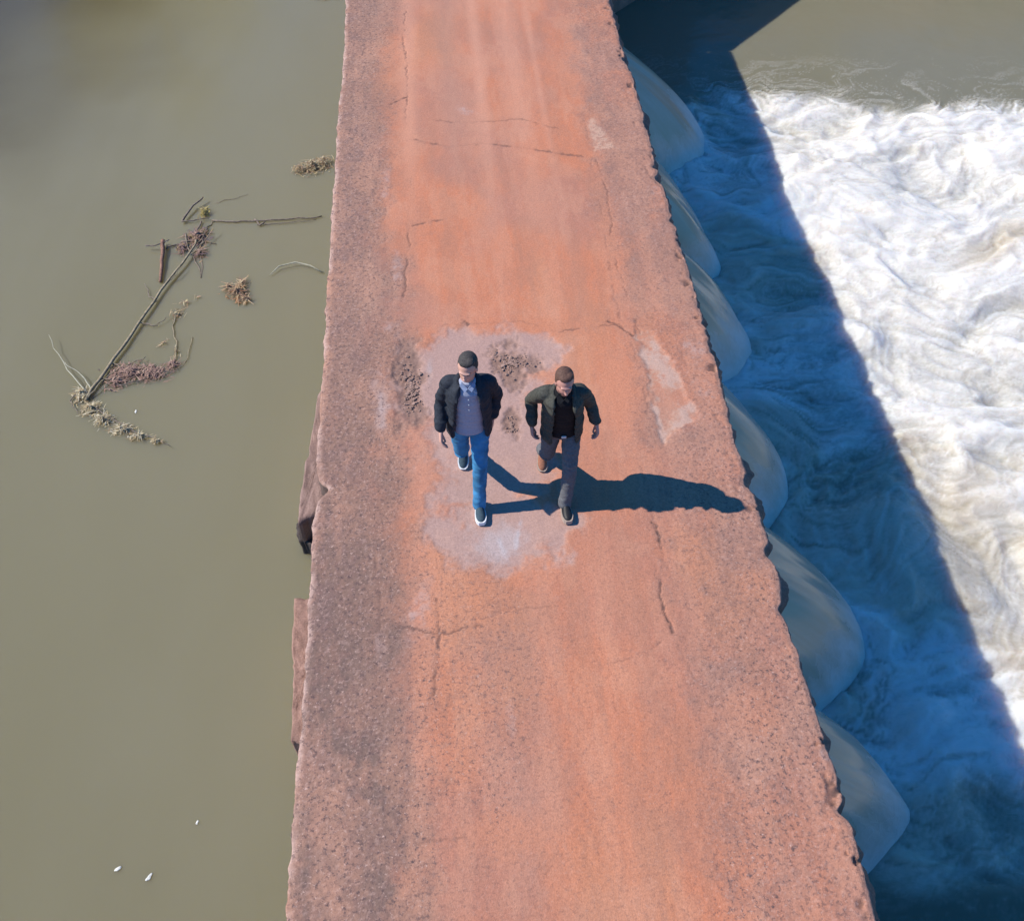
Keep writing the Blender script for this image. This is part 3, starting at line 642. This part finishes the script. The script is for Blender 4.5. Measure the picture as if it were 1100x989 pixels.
c8 = leaf_clump('leaf_clump', [(336, 180, .24, .20), (322, 184, .14, .13), (348, 176, .14, .18)], 620, .05, BROWN + PALE, None, O, 23, (0, .10)); c8.location = O
tag(c8, 'dense brown leaf clump lodged against the far left side of the bridge', 'leaf clump')
O = org(357, 0)
c9 = leaf_clump('leaf_clump', [(352, -4, .45, .16)], 260, .06, BROWN + [(.3, .3, .28)], None, O, 24, (0, .08)); c9.location = O
tag(c9, 'leaf litter caught at the bridge side, cut off by the top edge of the photo', 'leaf clump')
for q, (px, py, s_, lb) in enumerate([(127, 933, .02, 'left fleck of the close pair of white scum flecks at the bottom left'), (160, 942, .022, 'right fleck of the close pair of white scum flecks at the bottom left'), (212, 883, .012, 'tiny lone white scum fleck above the pair of flecks'), (146, 442, .016, 'bright white fleck floating beside the lower leaf clot of the branch')]):
    p = P(px, py, UPZ); bm = bmesh.new(); bmesh.ops.create_icosphere(bm, subdivisions=3, radius=1); rr = random.Random(q)
    pv = np.array([v_.co[:] for v_ in bm.verts]); nz = noise3(pv * 1.7 + q * 5, 900 + q)
    for v_, n_ in zip(bm.verts, nz): v_.co = Vector((v_.co.x * 1.5, v_.co.y * .7, v_.co.z * .35)) * s_ * (1 + 1.3 * n_)
    o = bm_obj('foam_fleck', bm, M_fleck, None, True); o.location = (p[0], p[1], UPZ + .002); o.rotation_euler.z = R(30 + 20 * q); tag(o, lb, 'foam fleck', 'white scum flecks on the still water')

# ---------------------------------------------------------------- trees on the banks, beyond the frame
M_crown, t, b = mat_new('tree_leaves')
a = N(t, 'ShaderNodeAttribute', attribute_name='Col'); t.links.new(a.outputs['Color'], b.inputs['Base Color']); b.inputs['Roughness'].default_value = .6
M_bark = mat_simple('bark', (.12, .09, .065), .9, 12, .4, .8, 30, .2, .03)
def tree(x, y, z, h, r_, seed, label):
    rr = random.Random(seed); g_ = np.random.default_rng(seed); t = empty('tree', (x, y, z)); tag(t, label, 'tree', 'trees on the river banks')
    bm = bmesh.new(); tube(bm, [(0, 0, -.5), (.05, .02, h * .25), (.15, -.1, h * .5), (.1, 0, h * .8)], [.26, .2, .14, .05], 10)
    tips = []
    for k in range(11):
        z0 = h * rr.uniform(.3, .7); a_ = k * 2.4; L = r_ * rr.uniform(.6, 1); e = Vector((math.cos(a_) * L, math.sin(a_) * L, z0 + h * rr.uniform(.08, .28)))
        tube(bm, [(.1, 0, z0), e * .5 + Vector((.05, 0, z0 * .5)), e], [.09, .06, .02], 6); tips.append(e)
        tips.append(e * .6 + Vector((0, 0, z0 * .5)))
    tips.append(Vector((0, 0, h)))
    bm_obj('trunk', bm, M_bark, t, True)
    n_ = 11000; cc = np.array([tips[i_][:] for i_ in g_.integers(0, len(tips), n_)]); off = g_.normal(size=(n_, 3)) * np.array([.42, .42, .32]) * r_ * .42
    c_ = cc + off; s_ = g_.uniform(.05, .10, n_)[:, None]; d1 = g_.normal(size=(n_, 3)); d1 /= np.linalg.norm(d1, axis=1)[:, None]; d2 = np.cross(d1, g_.normal(size=(n_, 3))); d2 /= np.linalg.norm(d2, axis=1)[:, None]
    V = np.stack([c_ - d1 * s_, c_ + d2 * s_ * .5, c_ + d1 * s_, c_ - d2 * s_ * .5], 1).reshape(-1, 3)
    cl = np.array([.06, .10, .03]) * g_.uniform(.6, 1.5, n_)[:, None]
    mesh_np('crown', V, np.arange(n_ * 4).reshape(-1, 4), M_crown, t, color=np.repeat(cl, 4, 0), smooth=False)
tree(-21.5, 20.6, -.6, 7.2, 3.0, 1, 'tall spreading tree on the left bank, at the corner of the still water')
tree(-22.6, 24.3, -.5, 6.4, 2.6, 2, 'smaller spreading tree farther back on the left bank')
tree(-8, 29, -.2, 8, 3, 3, 'tree standing behind the left side of the far abutment')
tree(12, 31, -.2, 8, 3.2, 4, 'tree standing behind the right side of the far abutment')
tree(22, 30, -.2, 9, 3.5, 5, 'rightmost tree on the far bank')

# ---------------------------------------------------------------- people
def ell_loft(bm, secs, sides=28):
    """secs: (centre, rx, ry, tilt axis None) ; horizontal-ish elliptical sections perpendicular to the path"""
    cs = [Vector(s[0]) for s in secs]; rings = []
    for k, s in enumerate(secs):
        d = (cs[min(k + 1, len(cs) - 1)] - cs[max(k - 1, 0)]).normalized()
        ax = Vector((1, 0, 0)); ax = (ax - d * ax.dot(d)).normalized(); ay = d.cross(ax)
        rings.append([bm.verts.new(cs[k] + ax * math.cos(6.2832 * j / sides) * s[1] + ay * math.sin(6.2832 * j / sides) * s[2]) for j in range(sides)])
    for r0, r1 in zip(rings[:-1], rings[1:]):
        for j in range(sides): bm.faces.new((r0[j], r0[(j + 1) % sides], r1[(j + 1) % sides], r1[j]))
    bm.faces.new(rings[0][::-1]); bm.faces.new(rings[-1])
def ball(bm, c, r, seg=16):
    m_ = Matrix.Translation(Vector(c)) @ Matrix.Diagonal((r[0], r[1], r[2], 1) if hasattr(r, '__len__') else (r, r, r, 1))
    bmesh.ops.create_uvsphere(bm, u_segments=seg, v_segments=seg // 2, radius=1, matrix=m_)
def limb(bm, pts, radii, sides=16):
    """tapered, smoothly interpolated limb with rounded ends"""
    P_, R_ = [], []
    for k in range(len(pts) - 1):
        for q in range(6):
            f_ = q / 6; P_.append(Vector(pts[k]).lerp(Vector(pts[k + 1]), f_)); R_.append(radii[k] * (1 - f_) + radii[k + 1] * f_)
    P_.append(Vector(pts[-1])); R_.append(radii[-1])
    for _ in range(2):
        P_ = [P_[0]] + [(P_[i - 1] + P_[i] * 2 + P_[i + 1]) / 4 for i in range(1, len(P_) - 1)] + [P_[-1]]
        R_ = [R_[0]] + [(R_[i - 1] + R_[i] * 2 + R_[i + 1]) / 4 for i in range(1, len(R_) - 1)] + [R_[-1]]
    tube(bm, P_, R_, sides)
    ball(bm, pts[0], radii[0] * .99); ball(bm, pts[-1], radii[-1] * .99)
def skinned(name, bm, mat, parent, voxel=.007, smooth=3, wr=0, wseed=0, colfn=None, wsc=14, cut=None):
    """join the pieces into ONE continuous surface, then add folds"""
    me = bpy.data.meshes.new(name); bmesh.ops.recalc_face_normals(bm, faces=bm.faces); bm.to_mesh(me); bm.free()
    o = bpy.data.objects.new(name, me); COL.objects.link(o)
    md = o.modifiers.new('r', 'REMESH'); md.mode = 'VOXEL'; md.voxel_size = voxel
    sm = o.modifiers.new('s', 'SMOOTH'); sm.iterations = smooth; sm.factor = .5
    dg = bpy.context.evaluated_depsgraph_get(); me2 = bpy.data.meshes.new_from_object(o.evaluated_get(dg))
    bpy.data.objects.remove(o); bpy.data.meshes.remove(me)
    me2.name = name; n_ = len(me2.vertices); co = np.empty(n_ * 3, np.float32); me2.vertices.foreach_get('co', co); co = co.reshape(-1, 3)
    if wr:
        no = np.empty(n_ * 3, np.float32); me2.vertices.foreach_get('normal', no); no = no.reshape(-1, 3)
        q = co.copy(); q[:, 2] *= 1.9
        d = noise3(q * wsc, 900 + wseed); d2 = noise3(q * wsc * 2.3 + 7, 910 + wseed)
        fold = (np.abs(d) * -2 + .35) * wr + d2 * wr * .7
        co = co + no * fold[:, None]; me2.vertices.foreach_set('co', co.astype(np.float32).ravel())
    me2.polygons.foreach_set('use_smooth', np.full(len(me2.polygons), True))
    if colfn is not None:
        a = me2.color_attributes.new('Col', 'FLOAT_COLOR', 'POINT'); c = np.ones((n_, 4), np.float32); c[:, :3] = colfn(co); a.data.foreach_set('color', c.ravel())
    me2.materials.clear(); me2.materials.append(mat)
    me2.update()
    return link(bpy.data.objects.new(name, me2), parent)

def hand(bm, wrist, dirv, palm_n, sgn, s=1.0, curl=.5):
    """palm, four unequal bent fingers and a side thumb. dirv: forearm direction; palm_n: the way the palm faces; sgn: side of thumb"""
    d = Vector(dirv).normalized(); n_ = Vector(palm_n); n_ = (n_ - d * n_.dot(d)).normalized(); x = d.cross(n_).normalized() * sgn; w0 = Vector(wrist)
    secs = [(0, .026, .019), (.03, .034, .017), (.065, .041, .016), (.088, .040, .014)]
    rings = []
    for a, rx, ry in secs:
        rings.append([bm.verts.new(w0 + d * a * s + (x * math.cos(6.2832 * j / 14) * rx + n_ * math.sin(6.2832 * j / 14) * ry) * s) for j in range(14)])
    for r0, r1 in zip(rings[:-1], rings[1:]):
        for j in range(14): bm.faces.new((r0[j], r0[(j + 1) % 14], r1[(j + 1) % 14], r1[j]))
    bm.faces.new(rings[0][::-1]); bm.faces.new(rings[-1])
    for k, (off, ln) in enumerate(((.032, .070), (.011, .080), (-.011, .075), (-.031, .058))):
        p = w0 + (d * .078 + x * off) * s; pts = [p]; ang = .15
        for seg in (.42, .33, .25):
            ang += curl * .8; pts.append(pts[-1] + (d * math.cos(ang) + n_ * math.sin(ang) + x * off * .8) * ln * seg * s)
        limb(bm, pts, [.0098 * s, .0092 * s, .0084 * s, .0070 * s], 10)
    p = w0 + (d * .020 + x * .022) * s
    limb(bm, [p, p + (d * .030 + x * .024 + n_ * .010) * s, p + (d * .058 + x * .030 + n_ * .024) * s, p + (d * .080 + x * .026 + n_ * .034) * s], [.013 * s, .0115 * s, .010 * s, .008 * s], 10)

def head_rot(hc, pitch, yaw_, s):
    return Matrix.Translation(Vector(hc)) @ Matrix.Rotation(yaw_, 4, 'Z') @ Matrix.Rotation(pitch, 4, 'X') @ Matrix.Scale(s, 4)

def shoe(parent, ankle, toe_dir, pitch, mat_u, mat_s, s=1.0):
    """low shoe; ankle is the ankle joint, toe_dir heading in plan, pitch = heel raised"""
    bm = bmesh.new(); bs = bmesh.new()
    M_ = Matrix.Translation(Vector(ankle)) @ Matrix.Rotation(math.atan2(toe_dir[0], -toe_dir[1]), 4, 'Z') @ Matrix.Rotation(pitch, 4, 'X')
    prof = [(.075, .030, .045), (.06, .036, .055), (.02, .038, .060), (-.04, .041, .050), (-.09, .047, .038), (-.135, .047, .030), (-.175, .036, .022), (-.195, .018, .013)]
    rings = []
    for y, w_, h in prof:
        rings.append([bm.verts.new(M_ @ (Vector((math.cos(6.2832 * j / 16) * w_, y, -.065 + max(0, math.sin(6.2832 * j / 16)) * h * 1.5 + .0)) * s)) for j in range(16)])
    for r0, r1 in zip(rings[:-1], rings[1:]):
        for j in range(16): bm.faces.new((r0[j], r0[(j + 1) % 16], r1[(j + 1) % 16], r1[j]))
    bm.faces.new(rings[0][::-1]); bm.faces.new(rings[-1])
    tube(bm, [M_ @ (Vector((0, .03, -.045)) * s), M_ @ (Vector((0, .02, .0)) * s), M_ @ (Vector((0, .01, .03)) * s)], [.046 * s, .044 * s, .046 * s], 16)
    sh = skinned('shoe', bm, mat_u, parent, .006, 3)
    rings = []
    for z in (-.090, -.050):
        rings.append([])
        for y, w_, h in prof: rings[-1].append(bs.verts.new(M_ @ (Vector((w_ + .006, y * 1.04, z)) * s)))
        for y, w_, h in prof[::-1]: rings[-1].append(bs.verts.new(M_ @ (Vector((-w_ - .006, y * 1.04, z)) * s)))
    n_ = len(rings[0])
    for j in range(n_): bs.faces.new((rings[0][j], rings[0][(j + 1) % n_], rings[1][(j + 1) % n_], rings[1][j]))
    bs.faces.new(rings[0][::-1]); bs.faces.new(rings[1])
    bm_obj('sole', bs, mat_s, sh, False)
    return sh

def person(loc, rz, spec, label):
    t = empty('person', (loc[0], loc[1], 0), rz); t.scale = (.965, .965, .98); tag(t, label, 'person')
    J = spec['J']; hs = spec.get('hs', 1.0); H0 = head_rot(J['head'], spec['hp'], spec['hy'], hs)
    # ---- body, one continuous surface
    bm = bmesh.new()
    pel, che, nek = Vector(J['pelvis']), Vector(J['chest']), Vector(J['neck'])
    ell_loft(bm, [(pel + Vector((0, 0, -.10)), .12, .10), (pel, .14, .105), (pel.lerp(che, .4), .125, .10), (che, .148, .110), (che.lerp(nek, .6), .135, .095), (nek + Vector((0, 0, -.03)), .07, .065)])
    limb(bm, [nek + Vector((0, .01, -.06)), nek, H0 @ Vector((0, .012, -.07))], [.062, .058, .056])
    # head
    def hb(c, r): 
        m_ = H0 @ Matrix.Translation(Vector(c)) @ Matrix.Diagonal((r[0], r[1], r[2], 1)); bmesh.ops.create_uvsphere(bm, u_segments=24, v_segments=16, radius=1, matrix=m_)
    hb((0, .012, .03), (.076, .094, .088)); hb((0, -.018, -.035), (.062, .074, .082)); hb((0, -.050, -.095), (.032, .030, .026)); hb((0, -.084, -.018), (.013, .018, .030))
    hb((0, -.100, -.034), (.016, .014, .012)); hb((0, -.076, .030), (.052, .020, .012)); hb((0, -.080, -.068), (.026, .012, .010))
    hb((.075, .010, -.012), (.010, .020, .032)); hb((-.075, .010, -.012), (.010, .020, .032))
    for sx in ('L', 'R'):
        sh, el, wr_ = (Vector(J['sh' + sx]), Vector(J['el' + sx]), Vector(J['wr' + sx]))
        limb(bm, [che.lerp(nek, .5) + Vector((.08 if sx == 'L' else -.08, 0, -.02)), sh, el, wr_], [.055, .045, .036, .025])
        d = (wr_ - el).normalized() * .5 + Vector(J['hd' + sx]) * .5
        hand(bm, wr_, d, J['pn' + sx], spec.get('thumb' + sx, 1), spec.get('hands', 1.0), spec.get('curl', .5))
        hi, kn, an = (Vector(J['hi' + sx]), Vector(J['kn' + sx]), Vector(J['an' + sx]))
        limb(bm, [hi, hi.lerp(kn, .4), kn, kn.lerp(an, .35), an], [.085, .078, .055, .054, .036])
        fd = Vector(J['ft' + sx])
        limb(bm, [an, an.lerp(fd, .4) + Vector((0, 0, -.035)), an.lerp(fd, .8) + Vector((0, 0, -.02))], [.034, .020, .012])
    Hi = H0.inverted(); sk = np.array(spec['skin']); beard = spec.get('beard', 0)
    Mi = np.array(Hi)
    def colfn(co):
        q = np.c_[co, np.ones(len(co))] @ Mi.T; x_, y_, z_ = q[:, 0], q[:, 1], q[:, 2]
        c = np.tile(sk, (len(co), 1)).astype(float)
        hd = (np.abs(x_) < .1) & (y_ < 0) & (z_ > -.14) & (z_ < .14)
        def put(m, cc, s): 
            w_ = (m * s)[:, None]; c[:] = c * (1 - w_) + np.array(cc) * w_
        for s_ in (-1, 1):
            put(hd & (((x_ - s_ * .030) / .014) ** 2 + ((z_ - .004) / .008) ** 2 < 1), (.04, .025, .02), .85)
            put(hd & (((x_ - s_ * .032) / .022) ** 2 + ((z_ - .026) / .006) ** 2 < 1), (.05, .03, .02), .8)
        put(hd & ((x_ / .025) ** 2 + ((z_ + .068) / .008) ** 2 < 1), (.30, .10, .08), .7)
        if beard: put(hd & (z_ < -.045) & ((x_ / .020) ** 2 + ((z_ + .068) / .006) ** 2 > 1), (.10, .06, .045), beard)
        return c
    skinned('body', bm, M_skin, t, .0055, 2, colfn=colfn).name = 'body'
    # ---- hair: cap with a lumpy outline
    bm = bmesh.new()
    for c, r in (((0, .032, .050), (.080, .086, .078)), ((0, .048, -.005), (.076, .066, .075)), ((0, -.020, .094), (.056, .040, .028)), ((.03, -.005, .100), (.04, .04, .026)), ((.071, .020, .028), (.012, .028, .035)), ((-.071, .020, .028), (.012, .028, .035))):
        m_ = H0 @ Matrix.Translation(Vector(c)) @ Matrix.Diagonal((r[0], r[1], r[2], 1)); bmesh.ops.create_uvsphere(bm, u_segments=24, v_segments=16, radius=1, matrix=m_)
    # keep the cap off the face
    skinned('hair', bm, spec['hair'], t, .006, 2, wr=.004, wseed=3, wsc=60)
    # ---- trousers
    bm = bmesh.new()
    ell_loft(bm, [(pel + Vector((0, 0, -.12)), .125, .105), (pel + Vector((0, 0, -.02)), .160, .120), (pel + Vector((0, 0, .07)), .152, .115)])
    for sx in ('L', 'R'):
        hi, kn, an = (Vector(J['hi' + sx]), Vector(J['kn' + sx]), Vector(J['an' + sx]))
        limb(bm, [hi, hi.lerp(kn, .35), hi.lerp(kn, .8), kn, kn.lerp(an, .4), kn.lerp(an, .8), an + (an - kn).normalized() * .028], [.092, .086, .070, .066, .062, .060, .062], 20)
    skinned('trousers', bm, spec['trousers'], t, .008, 2, wr=.010, wseed=5, wsc=11)
    # ---- shirt
    bm = bmesh.new()
    ell_loft(bm, [(pel + Vector((0, -.012, -.07)), .150, .130), (pel + Vector((0, -.01, .04)), .148, .128), (pel.lerp(che, .5) + Vector((0, -.015, 0)), .142, .124), (che + Vector((0, -.012, 0)), .156, .126), (che.lerp(nek, .55) + Vector((0, -.01, 0)), .148, .112), (nek + Vector((0, -.005, -.05)), .088, .080), (nek + Vector((0, -.008, -.005)), .068, .068)])
    sh_ = skinned('shirt', bm, spec['shirt'], t, .007, 2, wr=.008, wseed=7, wsc=10)
    bm = bmesh.new()                                        # collar: two leaf flaps and a neck band
    nb = nek + Vector((0, -.01, .0))
    for s_ in (-1, 1):
        a = [nb + Vector((0, -.085, -.040)), nb + Vector((s_ * .050, -.050, .006)), nb + Vector((s_ * .066, -.064, -.024)), nb + Vector((s_ * .030, -.104, -.060))]
        tv = [bm.verts.new(p + Vector((0, -.004, 0))) for p in a]; bv = [bm.verts.new(p + Vector((0, .006, -.004))) for p in a]
        bm.faces.new(tv); bm.faces.new(bv[::-1])
        for k in range(4): bm.faces.new((tv[k], bv[k], bv[(k + 1) % 4], tv[(k + 1) % 4]))
    bm_obj('collar', bm, spec['collar'], sh_)
    if spec.get('buttons'):
        for k in range(3):
            bm = bmesh.new(); c = nek + Vector((0, -.148 - .006 * k, -.12 - .055 * k)); bmesh.ops.create_cone(bm, cap_ends=True, segments=10, radius1=.006, radius2=.006, depth=.004, matrix=Matrix.Translation(c) @ Matrix.Rotation(R(80), 4, 'X'))
            bm_obj('button', bm, spec['buttons'], sh_)
    # ---- jacket: an open shell plus sleeves, one surface
    bm = bmesh.new(); na, nz = 40, 22; th = .016
    zt = nek.z - .03; zb = pel.z - spec['jl']
    shell = []
    for layer in (0, 1):
        g_ = []
        for a in range(na + 1):
            row = []
            for k in range(nz + 1):
                f_ = k / nz; z = zb + (zt - zb) * f_
                op = spec['open'](f_)                                  # half opening angle at the front
                ang = -math.pi / 2 + op + (2 * math.pi - 2 * op) * a / na
                ctr = pel.lerp(che, min(1, max(0, (z - pel.z) / (che.z - pel.z)))) if z < che.z else che.lerp(nek, (z - che.z) / (nek.z - che.z))
                sh_f = 1 - max(0, (f_ - .80) / .2) ** 2 * .52
                w_ = (.172 + .014 * (1 - f_)) * sh_f * spec.get('jw', 1); dpt = (.138 + .03 * (1 - f_)) * (1 - max(0, (f_ - .80) / .2) ** 2 * .40)
                rr_ = 1 + (th / .2 if layer == 0 else -th / .2)
                flare = .022 * math.exp(-(min(a, na - a) / 2.5) ** 2)
                row.append(bm.verts.new((ctr.x + math.cos(ang) * w_ * rr_, ctr.y + math.sin(ang) * (dpt * rr_ + flare), z)))
            g_.append(row)
        shell.append(g_)
    o_, i_ = shell
    for a in range(na):
        for k in range(nz):
            bm.faces.new((o_[a][k], o_[a + 1][k], o_[a + 1][k + 1], o_[a][k + 1])); bm.faces.new((i_[a][k], i_[a][k + 1], i_[a + 1][k + 1], i_[a + 1][k]))
        bm.faces.new((o_[a][0], i_[a][0], i_[a + 1][0], o_[a + 1][0])); bm.faces.new((o_[a][nz], o_[a + 1][nz], i_[a + 1][nz], i_[a][nz]))
    for k in range(nz):
        bm.faces.new((o_[0][k], o_[0][k + 1], i_[0][k + 1], i_[0][k])); bm.faces.new((o_[na][k], i_[na][k], i_[na][k + 1], o_[na][k + 1]))
    for sx, sg in (('L', 1), ('R', -1)):
        sh, el, wr_ = (Vector(J['sh' + sx]), Vector(J['el' + sx]), Vector(J['wr' + sx]))
        limb(bm, [sh + Vector((-sg * .055, 0, .005)), sh, sh.lerp(el, .5), el, el.lerp(wr_, .55), wr_ - (wr_ - el).normalized() * .035], [.060, .064, .060, .055, .050, .046], 20)
        # collar roll of the jacket
        limb(bm, [nek + Vector((sg * .05, .055, .0)), nek + Vector((sg * .085, .0, -.015)), nek + Vector((sg * .085, -.075, -.070)), nek + Vector((sg * .095, -.135, -.16))], [.018, .020, .018, .010], 10)
    skinned('jacket', bm, spec['jacket'], t, .0085, 2, wr=.022, wseed=spec['seed'], wsc=7)
    # ---- shoes
    for sx in ('L', 'R'):
        s_ = shoe(t, J['an' + sx], spec['td' + sx], spec['tp' + sx], spec['shoe' + sx] if 'shoe' + sx in spec else spec['shoe'], spec['sole'], spec.get('fs', 1))
    if spec.get('belt'):
        bm = bmesh.new(); bmesh.ops.create_cube(bm, size=1, matrix=Matrix.Translation(pel + Vector((0, -.150, -.035))) @ Matrix.Rotation(R(10), 4, 'X') @ Matrix.Diagonal((.045, .012, .03, 1)))
        bmesh.ops.bevel(bm, geom=bm.edges[:], offset=.004, segments=2, affect='EDGES'); bm_obj('belt_buckle', bm, spec['belt'], t)
    return t

def cloth(name, c, amt=.15, rough=.9, sheen=0, sc_=60): return mat_simple(name, c, rough, sc_, amt, .35, 220, .25, .002, sheen)
J1 = dict(pelvis=(0, -.01, .96), chest=(0, -.035, 1.29), neck=(0, -.06, 1.515), head=(.005, -.105, 1.665),
          shL=(.168, -.03, 1.43), elL=(.245, .07, 1.17), wrL=(.205, -.01, .955), hdL=(-.1, -.1, -1), pnL=(-1, .2, 0),
          shR=(-.168, -.03, 1.43), elR=(-.240, .01, 1.17), wrR=(-.250, -.155, .98), hdR=(-.05, -.45, -1), pnR=(1, 0, 0),
          hiL=(.090, -.01, .90), knL=(.075, -.175, .50), anL=(.055, -.255, .088), ftL=(.055, -.42, .03),
          hiR=(-.090, .0, .90), knR=(-.085, .04, .48), anR=(-.065, .36, .165), ftR=(-.065, .24, .035))
man1 = person((.07, 5.75), 0, dict(J=J1, hs=1.0, hp=R(13), hy=R(-20), skin=(.60, .33, .25), hair=cloth('short_dark_hair', (.055, .048, .045), .4, .7, 0, 150),
    trousers=mat_simple('blue_denim', (.05, .20, .37), .9, 7, .45, .35, 240, .25, .002), shirt=cloth('blue_grey_cotton', (.34, .36, .45), .10), collar=cloth('pale_collar_cotton', (.26, .31, .44), .08), buttons=cloth('pale_button', (.6, .6, .6)),
    jacket=cloth('black_cloth', (.026, .030, .040), .3, .8), jl=.10, jw=1.02, open=lambda f: R(50 - 20 * f) + (.25 * max(0, f - .8) / .2), seed=21,
    shoe=cloth('dark_teal_canvas', (.05, .08, .10), .2), sole=cloth('white_rubber', (.75, .75, .74), .05, .6), tdL=(.03, -1), tpL=R(-2), tdR=(-.10, -1), tpR=R(30), curl=.4, thumbL=1, thumbR=-1, hands=1.1),
    'man in open black jacket, blue grey shirt and bright blue jeans, walking with bowed head')
J2 = dict(pelvis=(.02, .0, .875), chest=(.01, -.05, 1.18), neck=(0, -.09, 1.385), head=(0, -.15, 1.515),
          shL=(.155, -.05, 1.30), elL=(.262, .02, 1.08), wrL=(.315, -.07, .90), hdL=(.0, -.2, -1), pnL=(-1, 0, 0),
          shR=(-.150, -.05, 1.30), elR=(-.250, .11, 1.08), wrR=(-.250, -.02, .87), hdR=(.1, -.1, -1), pnR=(1, 0, 0),
          hiL=(.105, .0, .82), knL=(.085, -.20, .46), anL=(.05, -.27, .090), ftL=(.05, -.42, .03),
          hiR=(-.065, .0, .82), knR=(-.095, .03, .42), anR=(-.105, .31, .16), ftR=(-.105, .19, .035))
man2 = person((.84, 5.72), 0, dict(J=J2, hs=.97, hp=R(14), hy=R(4), skin=(.54, .27, .21), beard=.4, hair=cloth('short_brown_hair', (.11, .058, .042), .4, .7, 0, 150),
    trousers=cloth('charcoal_cloth', (.13, .13, .135), .2), shirt=cloth('black_jersey', (.010, .010, .012), .3), collar=cloth('black_knit', (.012, .012, .014), .3),
    jacket=cloth('dark_olive_cloth', (.060, .060, .050), .35, .8), jl=.13, jw=.93, open=lambda f: R(40 - 8 * f) + (.3 * max(0, f - .8) / .2), seed=33, belt=cloth('steel_buckle', (.6, .6, .6), .1, .3),
    shoeL=cloth('black_leather', (.02, .02, .022), .2, .5), shoe=cloth('brown_leather', (.30, .13, .08), .2, .55), shoeR=cloth('brown_suede', (.30, .13, .08), .2, .8), sole=cloth('tan_rubber', (.40, .31, .25), .1, .7),
    tdL=(.06, -1), tpL=R(-2), tdR=(-.10, -1), tpR=R(30), curl=.45, thumbL=1, thumbR=-1, hands=1.05),
    'man in dark olive jacket, black top and charcoal trousers with a brown shoe behind')
